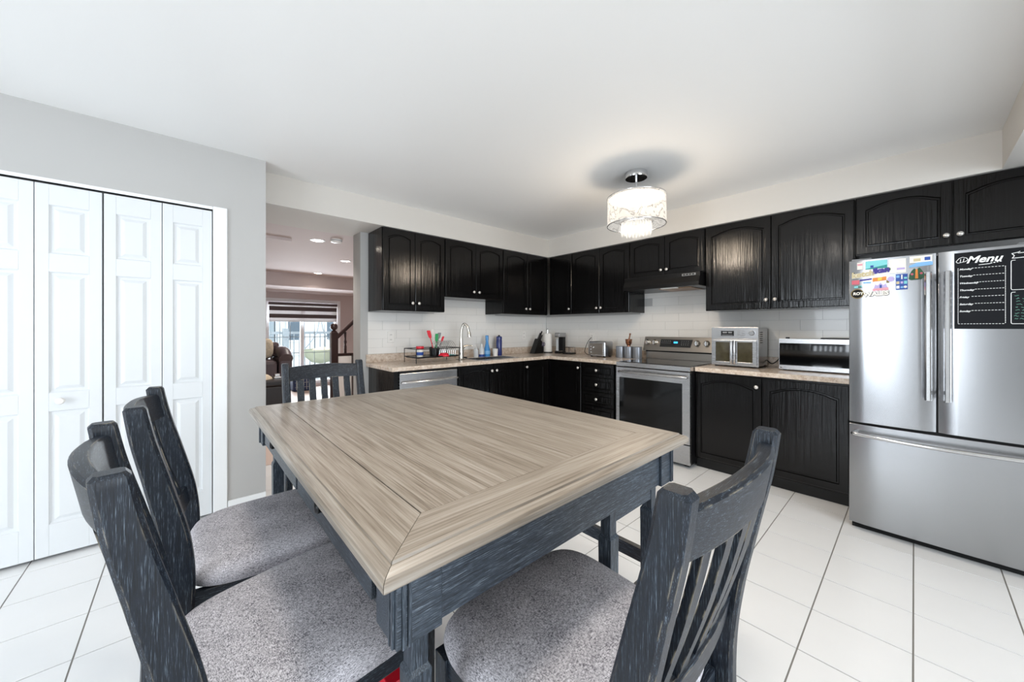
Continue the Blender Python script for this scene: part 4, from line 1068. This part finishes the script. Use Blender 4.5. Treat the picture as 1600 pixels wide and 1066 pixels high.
# pod coffee maker and rack
kx, ky = 3.89, 3.30
r = empty('coffee_maker', (kx, ky, CT), 'slim black and steel coffee maker in the corner', 'coffee maker')
part(r, 'base', MB().box(kx - .085, kx + .05, ky - .045, ky + .045, CT, CT + .03), 'black_plastic', bevel=.004)
part(r, 'column', MB().box(kx - .005, kx + .05, ky - .040, ky + .040, CT + .0305, CT + .225), 'black_plastic', bevel=.004)
part(r, 'brew_head', MB().box(kx - .085, kx + .055, ky - .045, ky + .045, CT + .2255, CT + .285), 'steel', bevel=.008)
part(r, 'drip_plate', MB().box(kx - .08, kx - .01, ky - .035, ky + .035, CT + .0305, CT + .036), 'chrome')
part(r, 'water_tank', MB().box(kx - .02, kx + .05, ky + .046, ky + .075, CT, CT + .20), 'soap_clear', bevel=.004)
r = empty('pod_drawer', (3.86, 3.135, CT), 'small black wire pod holder beside the coffee maker', 'pod holder')
part(r, 'base', MB().box(3.80, 3.93, 3.07, 3.20, CT, CT + .018), 'black_plastic', bevel=.003)
wr_ = MB()
for (a, b) in ((3.81, 3.08), (3.92, 3.08), (3.92, 3.19), (3.81, 3.19)): wr_.tube([(a, b, CT + .018), (a, b, CT + .09)], .003, 6)
wr_.tube([(3.81, 3.08, CT + .09), (3.92, 3.08, CT + .09), (3.92, 3.19, CT + .09), (3.81, 3.19, CT + .09), (3.81, 3.08, CT + .09)], .003, 6)
part(r, 'wire_frame', wr_, 'black_plastic', smooth=50)
# toaster
tx0, tx1, ty0, ty1 = 3.70, 3.88, 2.46, 2.70
r = empty('toaster', (3.79, 2.58, CT), 'brushed steel two-slot toaster with a black cord', 'toaster')
def rrect(x0, x1, y0, y1, rad, z, n=5):
    P_ = []
    for cx_, cy_, a0 in ((x1 - rad, y1 - rad, 0), (x0 + rad, y1 - rad, 90), (x0 + rad, y0 + rad, 180), (x1 - rad, y0 + rad, 270)):
        for k in range(n + 1):
            a = radians(a0 + 90 * k / n); P_.append((cx_ + rad * cos(a), cy_ + rad * sin(a), z))
    return P_
part(r, 'shell', MB().loops([rrect(tx0, tx1, ty0, ty1, .02, CT + .016), rrect(tx0, tx1, ty0, ty1, .02, CT + .178), rrect(tx0 + .006, tx1 - .006, ty0 + .006, ty1 - .006, .018, CT + .188)]), 'steel', smooth=30)
for a in (tx0 + .02, tx1 - .04):
    for b in (ty0 + .02, ty1 - .04): part(r, 'foot', MB().box(a, a + .02, b, b + .02, CT, CT + .0155), 'black_plastic')
part(r, 'end_panel', MB().box(tx0 + .012, tx1 - .012, ty1 + .0005, ty1 + .008, CT + .03, CT + .17), 'grey_plastic', bevel=.004)
part(r, 'front_plate', MB().box(tx0 - .006, tx0 - .0003, ty0 + .03, ty1 - .02, CT + .03, CT + .165), 'steel_warm', bevel=.002)
part(r, 'lever', MB().box(tx0 - .03, tx0 - .0065, ty1 - .10, ty1 - .06, CT + .11, CT + .125), 'chrome', bevel=.003)
for q in range(3):
    part(r, 'button', MB().lathe([(.009, -.0065), (.009, -.012), (.006, -.014)], (tx0, ty1 - .045, CT + .055 + q * .035), 12, 'x'), 'chrome', smooth=40)
for q in (.055, .105):
    part(r, 'slot', MB().box(tx0 + q, tx0 + q + .025, ty0 + .04, ty1 - .04, CT + .1882, CT + .1888), 'dark_gap')
part(r, 'cord', MB().tube(spline([(tx1 - .04, ty1 + .008, CT + .03), (3.86, 2.80, CT + .006), (3.90, 2.90, CT + .04), (3.95, 2.90, CT + .15), (3.985, 2.872, CT + .215), (4.004, 2.868, CT + .222)], 6), .004, 6), 'black_plastic', smooth=60)
# canisters
for k, (yy, nm) in enumerate(((2.345, 'grey metal canister nearest the toaster'), (2.236, 'middle grey metal canister with the copper cup on top'), (2.126, 'grey metal canister nearest the range'))):
    lathe_thing('canister', nm, 'canister', (3.85, yy, CT), [('jar', [(.050, 0), (.051, .004), (.051, .118)], 'canister_grey'), ('lid', [(.052, .1185), (.052, .132), (.048, .136)], 'canister_grey')], 'grey canisters beside the range')
lathe_thing('mortar', 'copper cup with a pestle on the middle canister', 'mortar', (3.85, 2.236, CT + .1362), [('cup', [(.022, 0), (.020, .012), (.034, .035), (.040, .085), (.036, .085), (.026, .04)], 'copper')])
pb_ = empty('pestle', (3.85, 2.23, CT + .19), 'copper pestle standing in the copper cup', 'pestle')
part(pb_, 'rod', MB().tube([(3.85, 2.24, CT + .182), (3.85, 2.222, CT + .26), (3.85, 2.217, CT + .29)], [.012, .007, .011], 10), 'copper', smooth=50)

# ------------------------------------------------------------------ toaster oven / air fryer
AX, AL, AR, AZ0, AZ1 = 3.66, 1.272, .896, CT + .012, 1.258
r = empty('air_fryer_oven', (3.80, 1.08, CT), 'stainless french door air fryer oven on the worktop beside the range', 'toaster oven')
part(r, 'body', MB().box(AX + .012, 3.965, AR + .004, AL - .004, AZ0, AZ1 - .004), 'steel', bevel=.006)
for a in (AX + .03, 3.92):
    for b in (AR + .02, AL - .045): part(r, 'foot', MB().box(a, a + .025, b, b + .025, CT, AZ0 - .0003), 'black_plastic')
part(r, 'control_panel', MB().box(AX, AX + .0115, AR, AL, 1.152, AZ1), 'steel', bevel=.003)
part(r, 'front_frame', MB().box(AX + .004, AX + .0115, AR, AL, AZ0, 1.1515), 'steel', bevel=.001)
part(r, 'display', MB().box(AX - .002, AX - .0002, 1.085, 1.190, 1.180, 1.225), 'black_glass')
tm = MB().box(AX - .003, AX - .0022, 1.10, 1.13, 1.204, 1.216).box(AX - .003, AX - .0022, 1.14, 1.175, 1.204, 1.216).box(AX - .003, AX - .0022, 1.095, 1.18, 1.186, 1.190)
part(r, 'display_digits', tm, 'grey_plastic')
bm_ = MB()
for q in range(3):
    for c in range(2): bm_.box(AX - .001, AX - .0002, 1.00 + c * .033, 1.025 + c * .033, 1.186 + q * .016, 1.191 + q * .016)
part(r, 'button_print', bm_, 'grey_plastic')
part(r, 'dial', MB().lathe([(.022, -.0002), (.022, -.012), (.018, -.018), (.002, -.018)], (AX, .945, 1.207), 20, 'x'), 'chrome', smooth=40)
ym_ = (AL + AR) / 2
for s_, (a, b) in enumerate(((ym_ + .001, AL - .012), (AR + .012, ym_ - .001))):
    z0, z1 = AZ0 + .014, 1.142
    fr_ = MB().box(AX - .018, AX + .0038, a, a + .03, z0, z1).box(AX - .018, AX + .0038, b - .03, b, z0, z1).box(AX - .018, AX + .0038, a + .03, b - .03, z0, z0 + .022).box(AX - .018, AX + .0038, a + .03, b - .03, z1 - .018, z1)
    d = part(r, 'door', fr_, 'steel', bevel=.002)
    part(d, 'window', MB().box(AX - .010, AX - .006, a + .03, b - .03, z0 + .022, z1 - .018), 'food_window')
    hy = a + .012 if s_ == 0 else b - .012
    part(d, 'handle', MB().tube([(AX - .03, hy, z0 + .006), (AX - .036, hy, z0 + .03), (AX - .036, hy, z1 - .03), (AX - .03, hy, z1 - .006)], .008, 8), 'chrome', smooth=50)
for q in range(6):
    part(r, 'vent_slot', MB().box(3.72, 3.80, AR + .0028, AR + .0036, 1.12 + q * .018, 1.126 + q * .018), 'dark_gap')
part(r, 'cord', MB().tube(spline([(3.93, AR + .003, CT + .06), (3.93, .86, CT + .03), (3.94, .82, CT + .06), (3.97, .80, CT + .11), (3.99, .785, CT + .15)], 5), .005, 6), 'black_plastic', smooth=60)
# microwave
MX = 3.70
r = empty('microwave', (3.83, .545, CT), 'stainless microwave with black glass front next to the fridge', 'microwave')
part(r, 'body', MB().box(MX + .02, 3.995, .305, .760, CT + .012, 1.160), 'steel', bevel=.004)
for a in (MX + .04, 3.95):
    for b in (.325, .715): part(r, 'foot', MB().box(a, a + .025, b, b + .025, CT, CT + .0117), 'black_plastic')
d = part(r, 'door', MB().box(MX, MX + .0198, .305, .762, CT + .008, 1.163), 'steel', bevel=.002)
part(d, 'glass', MB().box(MX - .003, MX - .0002, .305, .757, .944, 1.126), 'black_glass', bevel=.001)
part(d, 'logo', text_mb('LG', .018, lambda tx, ty, q: (MX - .0012, .735 - tx, .918 + ty)), 'grey_plastic')
part(d, 'logo_disc', MB().lathe([(.007, -.0002), (.007, -.0012)], (MX, .747, .924), 14, 'x'), 'grey_plastic')
single('remote_control', MB().box(3.76, 3.80, .315, .50, 1.1605, 1.172), 'black_plastic', 'thin black remote lying on the microwave', 'remote', bevel=.003)
single('box_clip', MB().box(3.75, 3.775, .70, .725, 1.1605, 1.175), 'black_plastic', 'small black clip on top of the microwave', 'clip', bevel=.003)

# ------------------------------------------------------------------ living room beyond the opening
# front window
r = bpy.data.objects.new('window_1', None); COL.objects.link(r); r.location = (1.855, 8.66, .06); tag(r, 'wide living room window with white frame and dark grilles', kind='structure')
wx0, wx1, wz0, wz1, wy = 1.19, 2.52, .06, 1.80, 8.69
part(r, 'frame', MB().box(wx0, wx0 + .05, wy, wy + .06, wz0, wz1).box(wx1 - .05, wx1, wy, wy + .06, wz0, wz1).box(wx0 + .05, wx1 - .05, wy, wy + .06, wz1 - .05, wz1).box(wx0 + .05, wx1 - .05, wy, wy + .06, wz0, wz0 + .06), 'white_trim', bevel=.004)
part(r, 'mullion', MB().box(1.80, 1.865, wy, wy + .06, wz0 + .06, wz1 - .05), 'white_trim', bevel=.004)
for (a, b) in ((wx0 + .05, 1.80), (1.865, wx1 - .05)):
    part(r, 'pane', MB().box(a, b, wy + .028, wy + .032, wz0 + .06, wz1 - .05), 'pane_glass')
    for k in (1, 2):
        x = a + (b - a) * k / 3
        part(r, 'grille_bar', MB().box(x - .006, x + .006, wy + .022, wy + .0275, wz0 + .06, wz1 - .05), 'iron_grey')
    for k in range(1, 5):
        z = wz0 + (wz1 - wz0) * k / 5.2
        part(r, 'grille_bar', MB().box(a, b, wy + .0160, wy + .0215, z - .006, z + .006), 'iron_grey')
struct('trim_5', MB().box(1.13, 1.19, 8.64, 8.66, 0, 1.86).box(2.52, 2.58, 8.64, 8.66, 0, 1.86).box(1.19, 2.52, 8.64, 8.66, 1.80, 1.86), 'white_trim', 'white casing around the living room window', bevel=.003)
# zebra blind
r = empty('zebra_blind', (1.855, 8.60, 1.405), 'dark and sheer striped zebra blind at the living room window', 'blind')
part(r, 'head_rail', MB().box(1.22, 2.50, 8.585, 8.638, 1.725, 1.775), 'blind_dark', bevel=.004)
z = 1.724
for k, (h, mt) in enumerate(((.03, 'blind_sheer'), (.085, 'blind_dark'), (.068, 'blind_sheer'), (.082, 'blind_dark'), (.055, 'blind_sheer'))):
    part(r, 'band', MB().box(1.23, 2.49, 8.605, 8.609, z - h + .0005, z), mt); z -= h
part(r, 'bottom_bar', MB().box(1.23, 2.49, 8.60, 8.614, z - .02, z - .0005), 'white_trim', bevel=.003)
# recessed lights, smoke detector
for k, (x, y, lb_) in enumerate(((1.07, 4.37, 'recessed ceiling light nearest the kitchen opening'), (1.70, 5.45, 'recessed ceiling light right of the other two'), (1.71, 6.97, 'recessed ceiling light farthest away by the beam'))):
    r = empty('recessed_light', (x, y, SOF), lb_, 'ceiling light', 'recessed lights in the hallway ceiling')
    part(r, 'trim_ring', MB().lathe([(.075, 0), (.075, -.004), (.055, -.006), (.055, -.001)], (x, y, SOF), 28), 'white_trim', smooth=40)
    part(r, 'lens', MB().lathe([(.054, -.002), (.05, -.0055)], (x, y, SOF), 24), 'pot_glow')
    l = bpy.data.lights.new('recessed_glow', 'SPOT'); l.energy = 46; l.spot_size = radians(130); l.spot_blend = .8; l.color = (1, .92, .85); l.shadow_soft_size = .05
    lo = bpy.data.objects.new('recessed_glow', l); COL.objects.link(lo); lo.location = (x, y, SOF - .02)
r = empty('smoke_detector', (1.21, 4.20, SOF), 'round white smoke detector on the hallway ceiling', 'smoke detector')
part(r, 'case', MB().lathe([(.058, 0), (.060, -.012), (.052, -.032), (.03, -.038)], (1.21, 4.20, SOF), 26), 'white_plastic', smooth=35)
part(r, 'vent_ring', MB().lathe([(.061, -.013), (.061, -.018)], (1.21, 4.20, SOF), 26, cap=False), 'grey_plastic')
# stair newel and railing
sx, sy_ = 1.472, 5.2
r = empty('stair_railing', (sx, sy_, 0), 'dark stained newel post with ball cap and rising handrail', 'railing')
part(r, 'newel_post', MB().box(sx - .042, sx + .042, sy_ - .042, sy_ + .042, 0, 1.19), 'stain_red_brown', bevel=.005)
part(r, 'ball_cap', MB().lathe([(.045, 1.1905), (.03, 1.21), (.018, 1.222), (.042, 1.245), (.046, 1.27), (.036, 1.30), (.01, 1.315)], (sx, sy_, 0), 20), 'stain_red_brown', smooth=50)
hr = MB().loops([[(x, sy_ + a, z + b) for a, b in ((-.03, -.03), (.03, -.03), (.03, .015), (.015, .03), (-.015, .03), (-.03, .015))] for x, z in ((sx + .0425, 1.135), (2.10, 1.72))])
part(r, 'handrail', hr, 'stain_red_brown')
for k in range(4):
    x = 1.615 + k * .14; zt_ = 1.135 + (x - sx - .0425) * .985 - .035
    part(r, 'baluster', MB().lathe([(.018, .909), (.018, 1.0), (.012, 1.03), (.02, 1.06), (.012, 1.09), (.016, zt_)], (x, sy_, 0), 12), 'stain_red_brown', smooth=35)
part(r, 'shoe_rail', MB().box(sx + .0425, 2.10, sy_ - .025, sy_ + .025, .873, .9085), 'stain_red_brown', bevel=.003)
part(r, 'end_post', MB().box(1.688, 1.720, sy_ - .065, sy_ - .026, 0, .905), 'stain_red_brown')
struct('trim_6', MB().box(sx + .045, 2.6, sy_ - .02, sy_ + .3, 0, .872), 'stair_white', 'white half wall panel beside the stairs')
# sofa with cushion
r = empty('recliner_sofa', (.80, 6.75, 0), 'dark brown leather sofa with rolled arm by the window', 'sofa')
part(r, 'base', MB().box(.46, 1.20, 6.45, 7.30, .04, .46), 'leather_brown', bevel=.03)
part(r, 'seat', MB().box(.46, 1.03, 6.43, 7.05, .4605, .76), 'leather_brown', bevel=.05)
part(r, 'backrest', MB().box(.46, 1.02, 6.85, 7.25, .7605, 1.07), 'leather_brown', bevel=.06)
part(r, 'headrest', MB().box(.80, 1.16, 7.0, 7.28, .80, 1.02), 'leather_brown', bevel=.06)
part(r, 'arm', MB().tube(spline([(1.13, 6.40, .78), (1.13, 6.55, .86), (1.13, 6.85, .87), (1.13, 7.15, .86)], 5), .095, 14), 'leather_brown', smooth=50)
part(r, 'arm_panel', MB().box(1.04, 1.22, 6.42, 7.2, .4605, .80), 'leather_brown', bevel=.03)
cu = MB()
L = []
for q in range(7):
    t = -1 + 2 * q / 6; w = .16 * (1 - abs(t) ** 3 * .4); L.append([(.86 + w * (abs(cos(2 * pi * k / 20)) ** .6) * (1 if cos(2 * pi * k / 20) >= 0 else -1), 6.74 + .06 * t, .935 + w * (abs(sin(2 * pi * k / 20)) ** .6) * (1 if sin(2 * pi * k / 20) >= 0 else -1)) for k in range(20)])
single('throw_pillow', cu.loops(L), 'cloth_beige', 'beige patterned throw pillow on the brown sofa', 'pillow', smooth=60)
r = empty('ottoman', (.78, 5.75, 0), 'black leather storage ottoman seen past the wall corner', 'ottoman')
part(r, 'box', MB().box(.46, .97, 5.55, 6.05, .05, .49), 'leather_black', bevel=.015)
part(r, 'lid', MB().box(.45, .98, 5.54, 6.06, .491, .575), 'leather_black', bevel=.02)
part(r, 'plinth', MB().box(.48, .95, 5.57, 6.03, 0, .0495), 'grey_plastic')
m = MB(); L = []
for zz_, sc2 in ((.5755, 1), (.60, .95), (.63, .55), (.645, .15)):
    L.append([(.76 + .09 * sc2 * cos(2 * pi * k / 16) * (1 + .15 * sin(3 * k)), 5.75 + .11 * sc2 * sin(2 * pi * k / 16), zz_ + .006 * sin(5 * k)) for k in range(16)])
L[0] = [(a, b, .5755) for a, b, c in L[0]]
single('folded_cloth', m.loops(L), 'cloth_beige', 'crumpled beige cloth lying on the black ottoman', 'cloth', smooth=60)
single('metal_tray', MB().box(.865, .955, 5.68, 5.86, .5755, .60).box(.88, .94, 5.72, 5.80, .60, .635), 'steel', 'small steel gadget on the black ottoman', 'gadget', bevel=.006)
r = empty('plaid_pouf', (1.75, 8.3, 0), 'dark blue plaid pouf on the living room floor', 'pouf')
part(r, 'cover', MB().box(1.55, 1.95, 8.1, 8.5, 0, .36), 'navy_plaid', bevel=.03)
pm = MB()
for k in range(4): pm.box(1.60 + k * .09, 1.612 + k * .09, 8.096, 8.0995, .03, .33)
for k in range(3): pm.box(1.58, 1.92, 8.093, 8.0958, .08 + k * .09, .088 + k * .09)
part(r, 'plaid_lines', pm, 'grey_plastic')

# ------------------------------------------------------------------ outside the living room window
struct('ground', MB().box(-8, 16, 8.9, 30, -.4, -.05), 'balcony_floor', 'pale balcony deck and street outside the window')
r = empty('balcony_railing', (2.4, 10.6, -.05), 'grey iron balcony railing outside the window', 'railing')
part(r, 'top_rail', MB().box(.4, 4.6, 10.57, 10.63, 1.10, 1.16), 'iron_grey')
part(r, 'bottom_rail', MB().box(.4, 4.6, 10.58, 10.62, .10, .14), 'iron_grey')
bal_me = mesh_of(MB().box(-.011, .011, -.011, .011, .141, 1.0995), 'baluster', 'iron_grey')
for k in range(34):
    o = link('baluster', bal_me, r); o.location = (.46 + k * .122 - 2.4, 0, .05)
for x in (1.86, 3.9):
    part(r, 'post', MB().box(x - .06, x + .06, 10.54, 10.66, -.05, 1.24), 'iron_grey')
r = empty('hanging_chair', (2.40, 9.6, -.05), 'wicker bowl swing chair with beige cushion on the balcony', 'swing chair')
part(r, 'bowl', MB().lathe([(.05, .40), (.20, .44), (.33, .56), (.40, .74), (.385, .74), (.31, .58), (.18, .47), (.05, .44)], (2.42, 9.6, 0), 24), 'wicker', smooth=50)
part(r, 'cushion', MB().lathe([(.05, .471), (.16, .49), (.26, .60), (.27, .68), (.18, .76), (.05, .79)], (2.46, 9.62, 0), 20), 'cloth_beige', smooth=60)
part(r, 'rope', MB().tube(spline([(2.05, 9.6, .73), (2.22, 9.6, .95), (2.36, 9.6, 1.25), (2.40, 9.6, 1.9)], 5), .012, 6).tube(spline([(2.79, 9.6, .73), (2.62, 9.6, .95), (2.46, 9.6, 1.25), (2.40, 9.6, 1.9)], 5), .012, 6), 'iron_grey', smooth=60)
part(r, 'stand', MB().tube(spline([(2.40, 9.6, 1.9), (2.62, 9.75, 2.05), (2.86, 9.9, 1.5), (2.90, 9.95, .4), (2.70, 9.9, -.03)], 6), .022, 8).tube([(2.2, 9.9, -.03), (2.95, 9.9, -.03)], .022, 8), 'iron_grey', smooth=60)
def house(x0, x1, y, z1, mat, label):
    r_ = empty('neighbour_house', ((x0 + x1) / 2, y, -.05), label, 'house', 'houses across the street')
    part(r_, 'facade', MB().box(x0, x1, y, y + 4, -.05, z1), mat)
    n = max(1, int((x1 - x0) / 1.6))
    for k in range(n):
        a = x0 + (x1 - x0) * (k + .25) / n; b = x0 + (x1 - x0) * (k + .75) / n
        for zz2 in (.6, 3.0):
            if zz2 + 1.3 < z1:
                w_ = part(r_, 'window', MB().box(a, b, y - .06, y - .001, zz2, zz2 + 1.3), 'white_trim')
                part(w_, 'glass', MB().box(a + .08, b - .08, y - .075, y - .061, zz2 + .08, zz2 + 1.22), 'house_glass')
    return r_
house(-1.0, 2.9, 19, 5.6, 'house_grey', 'grey house across the street on the left of the window')
house(3.1, 8.2, 20, 5.2, 'house_white', 'white house across the street on the right of the window')
